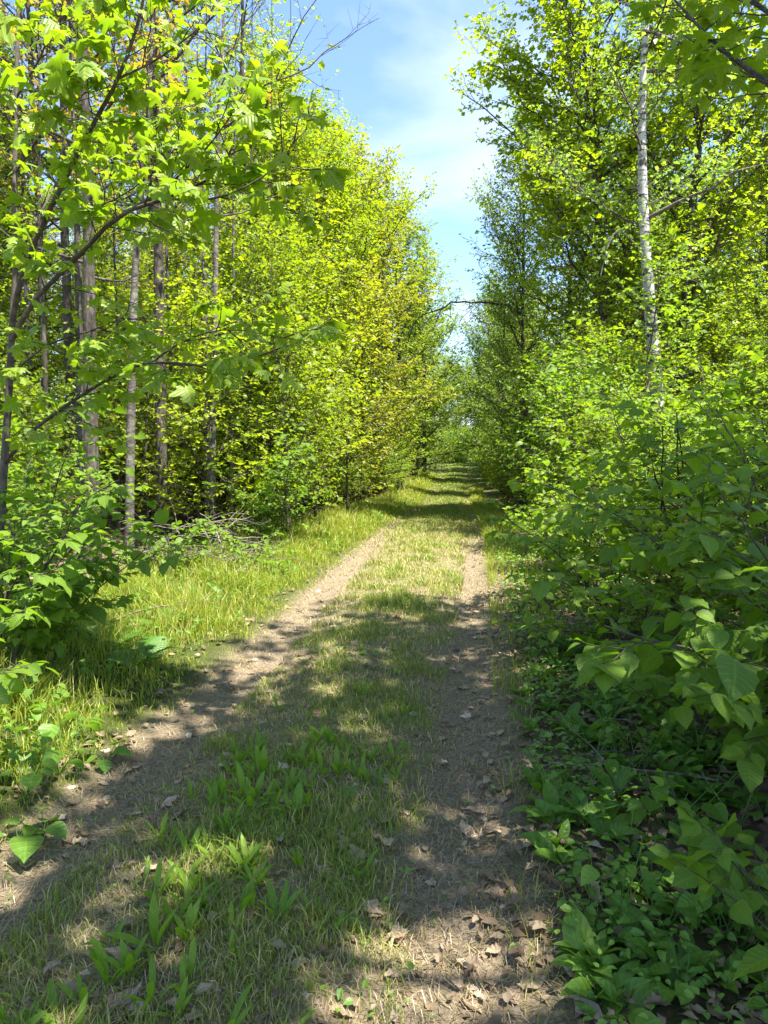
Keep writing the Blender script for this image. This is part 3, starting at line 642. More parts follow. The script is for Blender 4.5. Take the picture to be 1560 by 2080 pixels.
plant_tree('maple_tree', 'farA', X(996, 50), 50, 1.2, .9, 'far broad tree right of the track near its rise')
# --- poles on the left
plant_tree('cherry_tree', 'bronzeA', X(330, 13.5), 13.5, .6, .95, 'tall tree with sparse bronze young leaves above the left saplings', 'bronze-leaved trees')
plant_tree('cherry_tree', 'bronzeA', X(150, 16), 16, 2.6, 1.0, 'tall tree with sparse bronze young leaves at the left wood edge', 'bronze-leaved trees')
plant_tree('aspen_tree', 'aspenB', X(560, 23.5), 23.5, 1.1, .92, 'aspen with hanging grey-green leaves beside the bare-branched tree')
bt = thing('bare_tree', (X(505, 16), 16, float(gz(X(505, 16), 16))), 'leafless tree with thin bare twigs against the sky', 'tree', None, .9, 1.0); link('trunk', BARE, bt)
# --- background wood
def wood(side, n, x0, x1, y0, y1, seed, keys, gap=2.6):
    r = np.random.default_rng(seed); pts = []; k0 = gap*2.5
    tries = 0
    while len(pts) < n and tries < 4000:
        tries += 1
        y = y0 + (y1-y0)*r.random(); o = x0 + (x1-x0)*r.random()
        x = float(rutL(y)) - o if side < 0 else float(rutR(y)) + o
        if abs(x)/max(y, 1) > .70: continue
        if any((x-a)**2 + (y-b_)**2 < gap**2 for a, b_ in pts): continue
        pxx = 780+1442*x/y
        if side > 0 and 36 < y < 52 and o < 10 and k0 > 5: continue
        if side < 0 and 60 < pxx < 560 and (y < 11.6 or (y < 14 and r.random() < .4)): continue     # the open ground round the brush pile and its trunks
        pts.append((x, y)); k = keys[r.integers(len(keys))]
        nm = {'maple': 'maple_tree', 'aspen': 'aspen_tree', 'bronze': 'cherry_tree', 'far': 'forest_tree', 'pole': 'forest_tree', 'sapling': 'sapling_tree', 'bush': 'understorey_bush'}[k.rstrip('ABC')]
        sz = .8+.4*r.random(); sw = 'short' if sz < .93 else ('tall' if sz > 1.07 else 'medium')
        what = {'maple_tree': 'green maple', 'aspen_tree': 'grey-green aspen', 'cherry_tree': 'sparse bronze-leaved tree', 'forest_tree': 'green broadleaf forest tree', 'sapling_tree': 'thin leafy sapling', 'understorey_bush': {'bushA': 'green leafy bush', 'bushB': 'fine-leaved low bush', 'bushC': 'yellow-green bush'}.get(k)}[nm]
        plant_tree(nm, k, x, y, r.random()*6.28, sz, sw + ' ' + what + ' ' + near_mark(x, y) + (', left wood' if side < 0 else ', right wood'), what + 's ' + ('left' if side < 0 else 'right') + ' of the track', 'bush' if nm == 'understorey_bush' else 'tree')
wood(-1, 26, 4.5, 22, 15, 48, 3, ['poleA', 'mapleA', 'bronzeA', 'aspenB', 'farB'])
wood(1, 20, 5.5, 22, 20, 50, 4, ['farA', 'mapleA', 'aspenA', 'poleA', 'farB'])
wood(-1, 16, 2.4, 26, 50, 80, 5, ['farA', 'farB', 'mapleA'], 4)
wood(1, 16, 2.2, 26, 52, 80, 6, ['farA', 'farB', 'mapleA'], 4)
for k, (p, d) in enumerate([(905, 92), (945, 96), (985, 90), (860, 95), (925, 108), (1030, 100), (820, 104)]):
    plant_tree('forest_tree', ['farA', 'farB'][k % 2], X(p, d), d, k*1.3, 1.0, 'far tree closing off the end of the track', 'trees at the end of the track', dz=-1.0)
# understorey saplings
wood(-1, 50, 3.2, 14, 10, 42, 7, ['saplingA', 'saplingB', 'saplingA'], 1.3)
wood(1, 34, 3.0, 12, 12, 42, 8, ['saplingA', 'saplingB'], 1.3)
wood(-1, 34, 2.5, 4.2, 9.5, 60, 9, ['bushA', 'bushB', 'bushC'], 1.1)
wood(1, 34, 1.6, 3.4, 10.5, 60, 10, ['bushA', 'bushB', 'bushC'], 1.1)
wood(-1, 30, 4, 16, 11, 40, 12, ['bushA', 'bushB', 'bushC'], 1.2)
wood(1, 24, 3.5, 14, 12, 40, 13, ['bushA', 'bushB', 'bushC'], 1.2)
for k, (p, d) in enumerate([(880, 84), (905, 86), (925, 88), (945, 87), (965, 84), (985, 80), (860, 80), (915, 93), (940, 94)]):
    plant_tree('understorey_bush', 'bushA', X(p, d), d, k*1.7, 1.5, 'far bush across the end of the track', 'bushes at the end of the track', 'bush', dz=-.9)

# --- single trunks on the left, each its own tree
def pole_tree(name, pts, r0, key, seed, label, leafkey='bronze', leaf='star', nprim=12, lo=.5, rad=1.6, group=None, size=.06, spacing=.13):
    P = pxl(pts); base = P[0].copy(); base[2] = float(gz(base[0], base[1])); P[0, 2] = base[2]-.2
    rng, T, P1, P2, P3 = grow(seed=seed, H=0, r0=r0*.82, lo=lo, rad=rad, nprim=nprim, trunk=P-base, sec=.6, tw=.35)
    t = thing(name, base, label, 'tree', group)
    link('trunk', wood_mesh('trunk', [T], key, sides=(14, 6)), t)
    for i in range(len(P1[0])):
        mb = MB(); V, Q = tube_batch(P1[0][i:i+1], P1[1][i:i+1], 5); mb.add(V, Q); link('limb', mb.mesh('limb', [M[key]], smooth_mats=(0,)), t)
    cm, n = crown_mesh('crown', P3, rng, spacing, size, leaf, leafkey, extra_twigs=P2); link('crown', cm, t, kind='stuff'); return t
pole_tree('oak_tree', [(190, 1190, 10), (185, 900, 10), (182, 650, 10), (178, 400, 10), (172, 150, 10), (165, -150, 10.2), (160, -500, 10.3)], .14, 'bark', 51, 'thick grey trunk with furrowed bark, stoutest of the left wood edge', nprim=14, lo=.35)
pole_tree('oak_tree', [(168, 1180, 10.4), (165, 900, 10.4), (160, 600, 10.4), (152, 300, 10.4), (142, 50, 10.5), (135, -300, 10.6)], .09, 'bark', 52, 'narrower dark trunk pressed close behind the stoutest grey trunk', nprim=10, lo=.45)
pole_tree('cherry_tree', [(262, 1160, 10.5), (264, 950, 10.5), (270, 700, 10.5), (274, 560, 10.5), (284, 430, 10.5), (298, 260, 10.5), (306, 150, 10.5), (312, -100, 10.6), (318, -400, 10.7)], .088, 'barkgrey', 53, 'pale blotched trunk leaning slightly right beside the thick grey trunk', nprim=12, lo=.45)
pole_tree('birch_tree', [(432, 1120, 12.5), (431, 950, 12.5), (434, 750, 12.5), (438, 550, 12.5), (441, 350, 12.5), (447, 150, 12.5), (456, 0, 12.5), (462, -300, 12.6)], .085, 'barkgrey', 54, 'straight birch trunk with ringed bark rising from the brush pile', leafkey='aspen', leaf='round', nprim=14, lo=.5)
pole_tree('birch_tree', [(470, 1100, 14.5), (472, 900, 14.5), (476, 700, 14.5), (474, 450, 14.5), (478, 200, 14.5), (480, -150, 14.5)], .065, 'barkgrey', 55, 'slimmer ringed birch trunk just behind the straight birch', leafkey='aspen', leaf='round', nprim=10, lo=.5)
pole_tree('birch_tree', [(425, 1110, 13.5), (418, 900, 13.5), (420, 700, 13.5), (413, 520, 13.5), (415, 300, 13.5), (420, 0, 13.5), (425, -300, 13.5)], .055, 'barkgrey', 56, 'thin pale stem with dark patches touching the straight birch', leafkey='aspen', leaf='round', nprim=10, lo=.5)
for k, (p0, p1, d, r) in enumerate([(515, 512, 17, .06), (545, 552, 16, .05), (345, 340, 15, .06), (90, 80, 13, .07), (395, 400, 18, .06), (575, 590, 20, .06), (240, 232, 15, .05), (60, 45, 16, .08)]):
    pole_tree('forest_tree', [(p0, 1060, d), (p0+3, 800, d), ((p0+p1)/2-4, 500, d), (p1, 200, d), (p1, -100, d)], r, 'bark', 60+k, 'slim dark trunk standing ' + near_mark(X(p0, d), d), leafkey='maple', leaf='round', nprim=12, lo=.4, rad=1.5, group='slim trunks in the left wood', size=.08, spacing=.1)

# --- the white birch on the right
bp = pxl([(1340, 1100, 15), (1336, 860, 15), (1326, 700, 15), (1316, 560, 15), (1308, 440, 15), (1304, 300, 15), (1307, 140, 15), (1316, 0, 15.1), (1325, -160, 15.2), (1330, -420, 15.3)])
base = bp[0].copy(); base[2] = float(gz(base[0], base[1])); bp[0, 2] = base[2]-.25
rng, T, P1, P2, P3 = grow(seed=91, H=0, r0=.175, lo=.34, rad=2.5, nprim=15, trunk=bp-base, shape='broad', up0=10, up1=45, sec=.3, tw=.2); P1 = (P1[0], P1[1]*.6)
bt = thing('white_birch', base, 'tall white-barked birch with black scars rising right of the track', 'tree')
T = (T[0], T[1]*.9)
link('trunk', wood_mesh('trunk', [T], 'birch', sides=(20, 6)), bt)
def limb_obj(parent, pts, r0, key, origin, n=14, r1=.25, name='limb'):
    P = resample(np.asarray(pts)-origin, n); R = r0*np.linspace(1, r1, n); mb = MB(); V, Q = tube_batch(P[None], R[None], 7); mb.add(V, Q)
    link(name, mb.mesh(name, [M[key]], smooth_mats=(0,)), parent); return P
for i in range(len(P1[0])):
    mb = MB(); V, Q = tube_batch(P1[0][i:i+1], P1[1][i:i+1], 5); mb.add(V, Q); link('limb', mb.mesh('limb', [M['barkgrey']], smooth_mats=(0,)), bt)
ex = [limb_obj(bt, pxl(l), r, 'barkgrey', base) for l, r in (
    ([(1312, 445, 15), (1350, 425, 14.8), (1400, 400, 14.5), (1450, 380, 14.3), (1490, 350, 14.2), (1570, 330, 14)], .05),
    ([(1307, 62, 15), (1345, 72, 14.8), (1385, 88, 14.6), (1420, 100, 14.5), (1480, 96, 14.3)], .04),
    ([(1306, 145, 15), (1370, 142, 14.8), (1410, 138, 14.7), (1460, 158, 14.5), (1520, 185, 14.3), (1570, 195, 14.2)], .04),
    ([(1310, 520, 15), (1260, 470, 14.8), (1235, 500, 14.6), (1220, 560, 14.5)], .03))]
exP = np.stack(ex); s2, _, _ = sprout(exP, rng, .28, .25, 1, 50, .9, n=5, up=.1); s3, _, _ = sprout(s2, rng, .1, .1, 1, 50, .3, n=2)
cm, n = crown_mesh('crown', np.concatenate([P3, s3]), rng, .085, .08, 'round', 'aspen', droop=.5, tilt=.9, extra_twigs=(np.concatenate([P2[0], s2]), np.concatenate([P2[1], np.full((len(s2), 5), .006)])))
link('crown', cm, bt, kind='stuff'); print('birch', n)

# ------------------------------------------------------------------ near sapling with lobed leaves (left)
MAPLE = [tpl_mesh('maple_leaf', T_maple(k), [M['maple_near']]) for k in range(6)]; MAPLE_T = [T_maple(k) for k in range(3)]
HAZEL = [tpl_mesh('hazel_leaf', T_ovate(k), [M['hazel']]) for k in range(8)]; HAZEL_T = [T_ovate(k, n=4, serr=.02) for k in range(3)]
def leaves_out(t, pos, R, size, meshes, tpls, key, rng, cap=290, origin=None, stuff=True):
    """the leaves that show largest become single leaf parts, the rest one foliage part"""
    o = np.zeros(3) if origin is None else np.asarray(origin)
    W = pos + o; d = W[:, 1]; u = 780+1442*W[:, 0]/np.maximum(d, .1); v = 939-1442*(W[:, 2]-CAM_Z)/np.maximum(d, .1)
    vis = (d > .3) & (u > -60) & (u < 1620) & (v > -60) & (v < 2140)
    score = np.where(vis, size/np.maximum(np.linalg.norm(W-np.array([0, 0, CAM_Z]), axis=1), .2), -1)
    order = np.argsort(-score); solo = [i for i in order[:cap] if score[i] > 0]; rest = np.setdiff1d(np.arange(len(pos)), solo)
    for i in solo:
        m = Matrix(R[i].tolist()).to_4x4() @ Matrix.Scale(float(size[i]), 4); m.translation = Vector(pos[i].tolist())
        link('leaf', meshes[rng.integers(len(meshes))], t, mat4=m)
    if len(rest):
        mb = MB(); g = rng.integers(len(tpls), size=len(rest))
        for k, tp in enumerate(tpls):
            r = rest[g == k]; scatter(mb, tp, pos[r], R[r], size[r], 0, rng.random(len(r)))
        link('foliage', mb.mesh('foliage', [M[key]]), t, kind='stuff')

def twig_obj(t, paths, r0, key, name='twig_network'):
    mb = MB(); n = paths.shape[1]; V, Q = tube_batch(paths, np.linspace(r0, r0*.45, n)[None].repeat(len(paths), 0), 4); mb.add(V, Q)
    o = link(name, mb.mesh(name, [M[key]], smooth_mats=(0,)), t, kind='stuff'); return o

rng = np.random.default_rng(101)
tr = pxl([(-28, 1365, 5.6), (-6, 1150, 5.6), (8, 950, 5.6), (18, 800, 5.6), (25, 660, 5.6), (32, 520, 5.6), (30, 350, 5.7), (34, 150, 5.8), (40, -80, 5.9)])
base = tr[0].copy(); base[2] = float(gz(base[0], base[1])); tr[0, 2] = base[2]-.15
t = thing('maple_sapling', base, 'young maple with lobed yellow-green leaves and long dark limbs reaching over the left verge', 'tree')
Pn = resample(tr-base, 18); mb = MB(); V, Q = tube_batch(Pn[None], (.036*np.linspace(1, .35, 18))[None], 10); mb.add(V, Q); link('trunk', mb.mesh('trunk', [M['smooth']], smooth_mats=(0,)), t)
LIMBS = [([(25, 655, 5.6), (45, 560, 5.4), (90, 450, 5.2), (180, 270, 5.0), (240, 160, 4.9), (285, 30, 4.8), (310, -110, 4.8)], .024),
         ([(22, 695, 5.6), (70, 610, 5.3), (150, 530, 5.0), (240, 440, 4.7), (330, 405, 4.5), (430, 360, 4.4), (472, 300, 4.3)], .021),
         ([(235, 445, 4.7), (330, 385, 4.6), (420, 300, 4.4), (490, 205, 4.3)], .011),
         ([(330, 405, 4.5), (450, 400, 4.3), (560, 340, 4.2), (600, 280, 4.1)], .008),
         ([(6, 945, 5.6), (60, 880, 5.4), (140, 820, 5.1), (230, 765, 4.9), (310, 735, 4.7), (420, 742, 4.5), (570, 712, 4.3)], .016),
         ([(310, 735, 4.7), (370, 695, 4.6), (460, 670, 4.45), (600, 690, 4.3)], .008),
         ([(30, 520, 5.6), (90, 420, 5.9), (130, 350, 6.1), (210, 300, 6.3), (330, 260, 6.4)], .012),
         ([(32, 350, 5.7), (100, 250, 5.3), (160, 200, 5.0), (210, 150, 4.8)], .010),
         ([(32, 200, 5.8), (80, 120, 5.5), (110, 60, 5.3), (200, 10, 5.2)], .010),
         ([(20, 760, 5.6), (100, 700, 5.3), (190, 670, 5.1), (260, 640, 5.0)], .010),
         ([(90, 450, 5.2), (200, 420, 5.0), (300, 360, 4.9), (400, 250, 4.8)], .009),
         ([(240, 160, 4.9), (320, 120, 4.8), (400, 60, 4.7), (430, 20, 4.7)], .009),
         ([(34, 250, 5.8), (-20, 160, 5.4), (-80, 90, 5.2)], .012)]
lp = [limb_obj(t, pxl(l), r, 'smooth', base, n=12, r1=.3) for l, r in LIMBS]
P1 = np.stack(lp); P2, _, _ = sprout(P1, rng, .10, .18, 1, 48, .42, n=5, planar=.6, bend=.03, taper=.35); P3, _, _ = sprout(P2, rng, .13, .25, 1, 45, .17, n=3, planar=.7)
twig_obj(t, np.concatenate([P2]), .0045, 'twig'); twig_obj(t, P3, .003, 'twig')
pos, R = leaf_frames(np.concatenate([P2[:, ::2], P3]), rng, .095, t0=.3, ang=60, tilt=.45, droop=.45, stalk=.02)
size = .088*np.exp(rng.normal(size=len(pos))*.32); print('sapling leaves', len(pos))
leaves_out(t, pos, R, size, MAPLE, MAPLE_T, 'maple_near', rng, origin=base)

# ------------------------------------------------------------------ overhanging shade maple on the right (trunk outside the frame)
GAPS = [(.28, 2.15, .33), (.05, 2.0, .25), (-.62, 2.75, .22), (-.85, 2.6, .18), (-1.55, 2.9, .25), (-1.5, 2.5, .2), (.9, 3.2, .14), (1.3, 3.4, .16), (.55, 4.6, .12), (-1.9, 4.4, .3), (-1.7, 5.6, .35), (-2.3, 5.2, .4), (-1.6, 6.8, .5), (-2.4, 6.6, .6)]
def shade_tree(name, x, y, H, rad, seed, lo, label, nprim=34, spacing=.10, limbs=None, group=None, size=.11):
    base = np.array([x, y, float(gz(x, y))]); rng, T, P1, P2, P3 = grow(seed=seed, H=H, r0=.13, lo=lo, rad=rad, nprim=nprim, shape='broad', sec=.45, tw=.22)
    # twigs cut out of the shade crowns to shape where sun reaches the track
    mid = P3.mean(1)+base; ct = mid[:, 2]/math.tan(SUN_EL); gxx = mid[:, 0]-SUN_DIR[0]*ct; gyy = mid[:, 1]-SUN_DIR[1]*ct
    keep = ~((gyy > 8.3) & (gxx > -2.5) & (gxx < 2.2))
    for (hx, hy, hr) in GAPS: keep &= (gxx-hx)**2 + (gyy-hy)**2 > hr*hr
    P3 = P3[keep]
    t = thing(name, base, label, 'tree', group)
    link('trunk', wood_mesh('trunk', [T, P1], 'bark'), t)
    cm, n = crown_mesh('crown', P3, rng, spacing, size, 'star', 'maple', extra_twigs=P2); link('crown', cm, t, kind='stuff'); print(name, n)
    if limbs:
        ps = np.stack([limb_obj(t, np.vstack([base+np.array([0, 0, l[1]]), pxl(l[0])]), .02, 'bark', base) for l in limbs])
        p2, _, _ = sprout(ps, rng, .12, .45, 1, 50, .3, n=5, planar=.7); twig_obj(t, p2, .004, 'twig')
        pos, R = leaf_frames(p2[:, ::2], rng, .07, t0=.25, tilt=.5, droop=.5, stalk=.02); leaves_out(t, pos, R, .08*np.exp(rng.normal(size=len(pos))*.25), MAPLE, MAPLE_T, 'maple_near', rng, origin=base, cap=200)
    return t
shade_tree('maple_tree', 3.1, .5, 11, 3.4, 201, .42, 'maple whose leafy bough hangs over the right of the track high above the herbs', limbs=[([(1900, 330, 2.2), (1640, 215, 2.8), (1540, 155, 3.1), (1450, 85, 3.4), (1370, 0, 3.7)], 2.2), ([(1900, 180, 2.3), (1640, 70, 3.0), (1540, 10, 3.4), (1480, -50, 3.7)], 2.6)])
shade_tree('maple_tree', 4.2, 3.1, 11, 3.0, 202, .52, 'maple shading the right bank from behind the hazels', nprim=36)
shade_tree('maple_tree', 2.4, -2.2, 11, 3.2, 203, .40, 'maple shading the near end of the track', nprim=30)
shade_tree('maple_tree', 6.2, -2.2, 14, 3.4, 204, .55, 'maple standing back from the right bank with a high crown', nprim=26)

# ------------------------------------------------------------------ hazel shrubs
def hazel(x, y, seed, nst, h, spread, bias, label, group=None, size=.085, cap=200, name='hazel_shrub', sp2=.12, tpl=None, leafsp=.05):
    rng = np.random.default_rng(seed); base = np.array([x, y, float(gz(x, y))]); t = thing(name, base, label, 'shrub', group)
    P = []; 
    for i in range(nst):
        az = rng.random()*6.283; r = spread*(.4+.8*rng.random()); hh = h*(.6+.55*rng.random())
        d = np.array([math.cos(az)*r + bias[0], math.sin(az)*r + bias[1], 0]); s = np.linspace(0, 1, 10)[:, None]
        st = np.array([rng.normal()*.12, rng.normal()*.12, 0])
        st[2] = float(gz(x+st[0], y+st[1]))-base[2]-.06
        p = st + d*s**1.5 + np.array([0, 0, 1.])*hh*(s*1.25-.25*s*s*(1+.8*rng.random())) + np.cumsum(rng.normal(size=(10, 3))*.018, 0)*s
        P.append(p)
        mb = MB(); r0 = .007+.008*rng.random(); V, Q = tube_batch(p[None], (r0*np.linspace(1, .35, 10))[None], 6); mb.add(V, Q); link('stem', mb.mesh('stem', [M['twig']], smooth_mats=(0,)), t)
    P = np.stack(P); P2, _, _ = sprout(P, rng, sp2, .10, 1, 50, .55, n=5, planar=.6, bend=-.04, taper=.4); P3, _, _ = sprout(P2, rng, .16, .2, 1, 45, .22, n=4, planar=.8, bend=-.05)
    tw = np.concatenate([P2[:, [0, 1, 3, 4]], P3]); twig_obj(t, P2, .0035, 'twig'); twig_obj(t, P3, .0022, 'twig')
    pos, R = leaf_frames(tw, rng, leafsp, t0=.2, ang=55, tilt=.38, droop=.35, planar=.85, stalk=.01)
    z = pos[:, 2]+base[2]-gz(pos[:, 0]+base[0], pos[:, 1]+base[1]); k = z > .04; pos, R = pos[k], R[k]
    W = pos+base; k = np.linalg.norm(W-np.array([0, 0, CAM_Z]), axis=1) > 1.15; pos, R = pos[k], R[k]
    sz = .88*size*np.exp(rng.normal(size=len(pos))*.34); print(name, len(pos))
    leaves_out(t, pos, R, sz, HAZEL, HAZEL_T, 'hazel', rng, cap=cap, origin=base); return t
# right side
hazel(2.1, 3.0, 301, 6, 1.35, .5, (-.75, -.3), 'hazel shrub with the broadest pleated leaves, leaning out over the herb bank', cap=290, size=.095)
hazel(1.3, 2.1, 302, 4, .42, .32, (-.1, -.05), 'low hazel sprout with big toothed leaves beside the strap-leaved herbs', cap=160, size=.08)
hazel(2.55, 4.5, 303, 10, 1.75, .9, (-.4, -.1), 'dark green hazel with arching stems behind the broad-leaved hazel', cap=260, size=.085)
hazel(3.6, 5.2, 304, 10, 2.3, 1.0, (-.2, -.1), 'tall dark hazel thicket below the white birch', cap=220, size=.08)
hazel(2.75, 6.6, 305, 10, 2.0, .9, (-.4, 0), 'hazel bush bordering the right rut where the sun begins', cap=200, size=.08)
hazel(4.1, 7.6, 306, 10, 2.7, 1.1, (-.2, 0), 'high hazel bush behind the right-hand thicket', 'rear hazels', cap=80, size=.08)
hazel(5.2, 6.8, 307, 9, 2.7, 1.1, (-.2, 0), 'high hazel bush behind the right-hand thicket', 'rear hazels', cap=80, size=.08)
hazel(3.3, 9.2, 308, 9, 2.2, .9, (-.3, 0), 'round bright shrub at the right edge of the sunlit track', cap=60, size=.075)
hazel(4.8, 10.0, 309, 9, 3.0, 1.2, (-.2, 0), 'high hazel bush behind the right-hand thicket', 'rear hazels', cap=40, size=.08)
for k, (x, y, h, c) in enumerate([(1.95, 5.6, 1.1, 90), (2.3, 8.0, 1.3, 70), (2.6, 10.4, 1.4, 50), (3.1, 12.4, 1.6, 30), (3.3, 3.6, 1.5, 120), (3.0, 2.3, 1.0, 100)]):
    hazel(x, y, 340+k, 7, h, .6, (-.2, 0), ['low hazel at the foot of the dark thicket', 'low shrub fringing the right rut in the sun', 'small bush leaning to the track beyond the sunlit fringe', 'small bush beside the bright right-hand fern', 'hazel bush filling behind the broad-leaved hazel', 'hazel bush rising behind the low sprout'][k], cap=c, size=.078)
hazel(1.95, 3.7, 360, 4, .6, .35, (-.15, 0), 'knee-high hazel between the strap-leaved herbs and the dark hazel', cap=120, size=.08)
# left side
hazel(-2.85, 9.2, 361, 6, .8, .5, (.1, 0), 'low shrub half hiding the brush pile', cap=40, size=.07)
hazel(-1.9, 9.9, 362, 5, .6, .4, (.1, 0), 'small weedy bush at the track side of the brush pile', cap=40, size=.06)
hazel(-2.75, 4.9, 320, 7, 1.5, .7, (.25, -.1), 'hazel with a crooked black stem standing in the left verge', cap=260, size=.085)
hazel(-3.3, 6.0, 321, 8, 1.8, .8, (.2, 0), 'hazel behind the crooked stem at the left wood edge', cap=180, size=.08)
hazel(-3.9, 7.6, 322, 8, 2.0, .9, (.1, 0), 'leafy shrub in front of the pale blotched trunk', cap=100, size=.08)
hazel(-2.6, 3.2, 323, 5, .9, .5, (.1, 0), 'low hazel at the left edge of the grass', cap=160, size=.085)
hazel(-1.95, 12.2, 324, 8, 1.9, .8, (.1, 0), 'shrub on the track side of the brush pile', cap=60, size=.075)
hazel(-5.2, 9.2, 325, 8, 2.2, .9, (.1, 0), 'shrub between the thick grey trunk and the verge', cap=60, size=.08)

# ------------------------------------------------------------------ herbs
LANCE = [tpl_mesh('lance_leaf', T_lance(k, w=.085, arch=.4), [M['herb_light']]) for k in range(6)]
BROAD = [tpl_mesh('broad_leaf', T_lance(k+20, w=.165, m=.52, arch=.75, cup=.4), [M['herb']]) for k in range(6)]
HEART = [tpl_mesh('heart_leaf', T_ovate(k+20, w=.46, serr=.01, cup=.15, droop=.3, pleat=.004), [M['herb']]) for k in range(5)]
def stalk_mesh():
    mb = MB(); P = np.array([[[0, 0, 0], [.02, 0, .5], [.05, 0, 1.]]]); V, Q = tube_batch(P, np.array([[.016, .014, .011]]), 5); mb.add(V, Q); return mb.mesh('stalk', [M['weed']], smooth_mats=(0,))
STALK = stalk_mesh()
def herb(name, x, y, rng, meshes, nl, ln, el0, label, group, cat='plant'):
    t = thing(name, (x, y, float(gz(x, y))-.005), label, cat, group, rng.random()*6.283)
    for i in range(nl):
        az = i*2.4 + rng.normal()*.3; el = math.radians(min(88, el0 - abs(rng.normal())*20 + 6)); s = ln*(.6+.6*rng.random())
        q = Quaternion((0, 0, 1), az) @ Quaternion((0, 1, 0), -el) @ Quaternion((1, 0, 0), rng.normal()*.35)
        link('leaf', meshes[rng.integers(len(meshes))], t, mat4=Matrix.LocRotScale((.008*math.cos(az), .008*math.sin(az), 0), q, (s, s*(.85+.4*rng.random()), s)))
    return t
rng = np.random.default_rng(401)
NUM = ['no', 'one', 'two', 'three', 'four', 'five', 'six', 'seven', 'eight']
k = 0
while k < 150:      # right bank: broad strap-leaved herbs
    y = float(samp_y(rng, 1, 1.95, 6.6, 1.4)[0]); x = float(rutR(y)) + .42 + 1.5*rng.random()**1.2
    if 780+1442*x/y > 1640 or rng.random() > .15+1.3*float(vnoise(x, y, .4))**1.5: continue
    nl = int(rng.integers(4, 8)); ln = .11+.09*rng.random()
    herb('strap_leaved_herb', x, y, rng, BROAD, nl, ln, 58, ('large' if ln > .16 else 'small') + ' herb with ' + NUM[nl] + ' smooth strap leaves ' + ('along the right rut edge' if x < float(rutR(y))+.8 else 'near the hazel stems'), 'strap-leaved herbs on the right bank'); k += 1
k = 0
while k < 150:      # middle strip: upright lance leaves
    y = float(samp_y(rng, 1, 1.8, 6.0, 1.6)[0]); l, r = float(rutL(y)), float(rutR(y)); x = l+.35+(r-l-.6)*rng.random()
    if 780+1442*x/y < -30 or rng.random() > .12+1.6*max(0, float(vnoise(x+5, y, .5))-.35): continue
    nl = int(rng.integers(3, 7)); ln = .065+.095*rng.random()**1.2
    herb('lance_leaved_herb', x, y, rng, LANCE, nl, ln, 75, ('tall' if ln > .09 else 'short') + ' herb with ' + NUM[nl] + ' upright narrow leaves ' + ('by the left rut' if x < l+.45*(r-l) else 'by the right rut'), 'narrow-leaved herbs on the middle strip'); k += 1
def heart_plant(x, y, rng, nl, h, ln, label, group):
    t = thing('heart_leaved_plant', (x, y, float(gz(x, y))-.005), label, 'plant', group)
    for i in range(nl):
        az = i*2.4+rng.normal()*.4; hh = h*(.5+.7*rng.random()); tl = rng.normal()*.12
        q = Quaternion((0, 0, 1), az) @ Quaternion((0, 1, 0), .25+.5*rng.random())
        m = Matrix.LocRotScale((0, 0, 0), q, (hh, hh*.4, hh)); m = Matrix.LocRotScale((0, 0, 0), q, (.18, .18, hh)); 
        so = link('stalk', STALK, t, mat4=m); tip = m @ Vector((.05, 0, 1.0))
        s = ln*(.6+.6*rng.random()); lq = Quaternion((0, 0, 1), az+rng.normal()*.3) @ Quaternion((0, 1, 0), .15+rng.normal()*.2) @ Quaternion((1, 0, 0), rng.normal()*.2)
        link('leaf', HEART[rng.integers(5)], t, mat4=Matrix.LocRotScale(tip, lq, (s, s, s)))
    return t
for (p, q, nl, h, ln) in [(30, 1640, 6, .2, .11), (100, 1590, 6, .22, .11), (60, 1710, 5, .12, .10), (200, 1560, 5, .12, .10), (20, 1560, 6, .2, .12), (110, 1530, 5, .25, .11), (10, 1740, 4, .1, .13), (60, 1480, 6, .2, .1), (160, 1500, 5, .12, .09)]:
    d = CAM_Z*1442/(q-939); heart_plant(X(p, d), d, rng, nl, h, ln, ('tall' if h > .15 else 'low') + ' plant with ' + NUM[nl] + ' rounded heart-shaped leaves beside the left rut', 'heart-leaved plants on the left')
for (p, q) in [(575, 1640), (690, 1640), (750, 1340), (665, 1370)]:
    d = CAM_Z*1442/(q-939); heart_plant(X(p, d), d, rng, 2, .05, .09, 'two-leaved round-leaved seedling on the middle strip', 'seedlings on the middle strip')
k = 0
while k < 110:
    y = float(samp_y(rng, 1, 2.0, 9, 1.3)[0]); x = float(rutR(y))+.5+2.2*rng.random()
    if 780+1442*x/y > 1640: continue
    nl = int(rng.integers(3, 7)); hh = .12+.2*rng.random()
    heart_plant(x, y, rng, nl, hh, .05+.04*rng.random(), ('tall' if hh > .22 else 'low') + ' weed with ' + NUM[nl] + ' stalked leaves under the right-hand hazels', 'weeds under the right hazels'); k += 1
k = 0
while k < 40:
    y = float(samp_y(rng, 1, 3.5, 14, 1.2)[0]); x = float(rutL(y))-.8-1.8*rng.random()
    if 780+1442*x/y < -60: continue
    nl = int(rng.integers(4, 8)); hh = .15+.2*rng.random()
    heart_plant(x, y, rng, nl, hh, .05+.04*rng.random(), ('tall' if hh > .25 else 'low') + ' weed with ' + NUM[nl] + ' stalked leaves in the left verge grass', 'weeds in the left verge'); k += 1

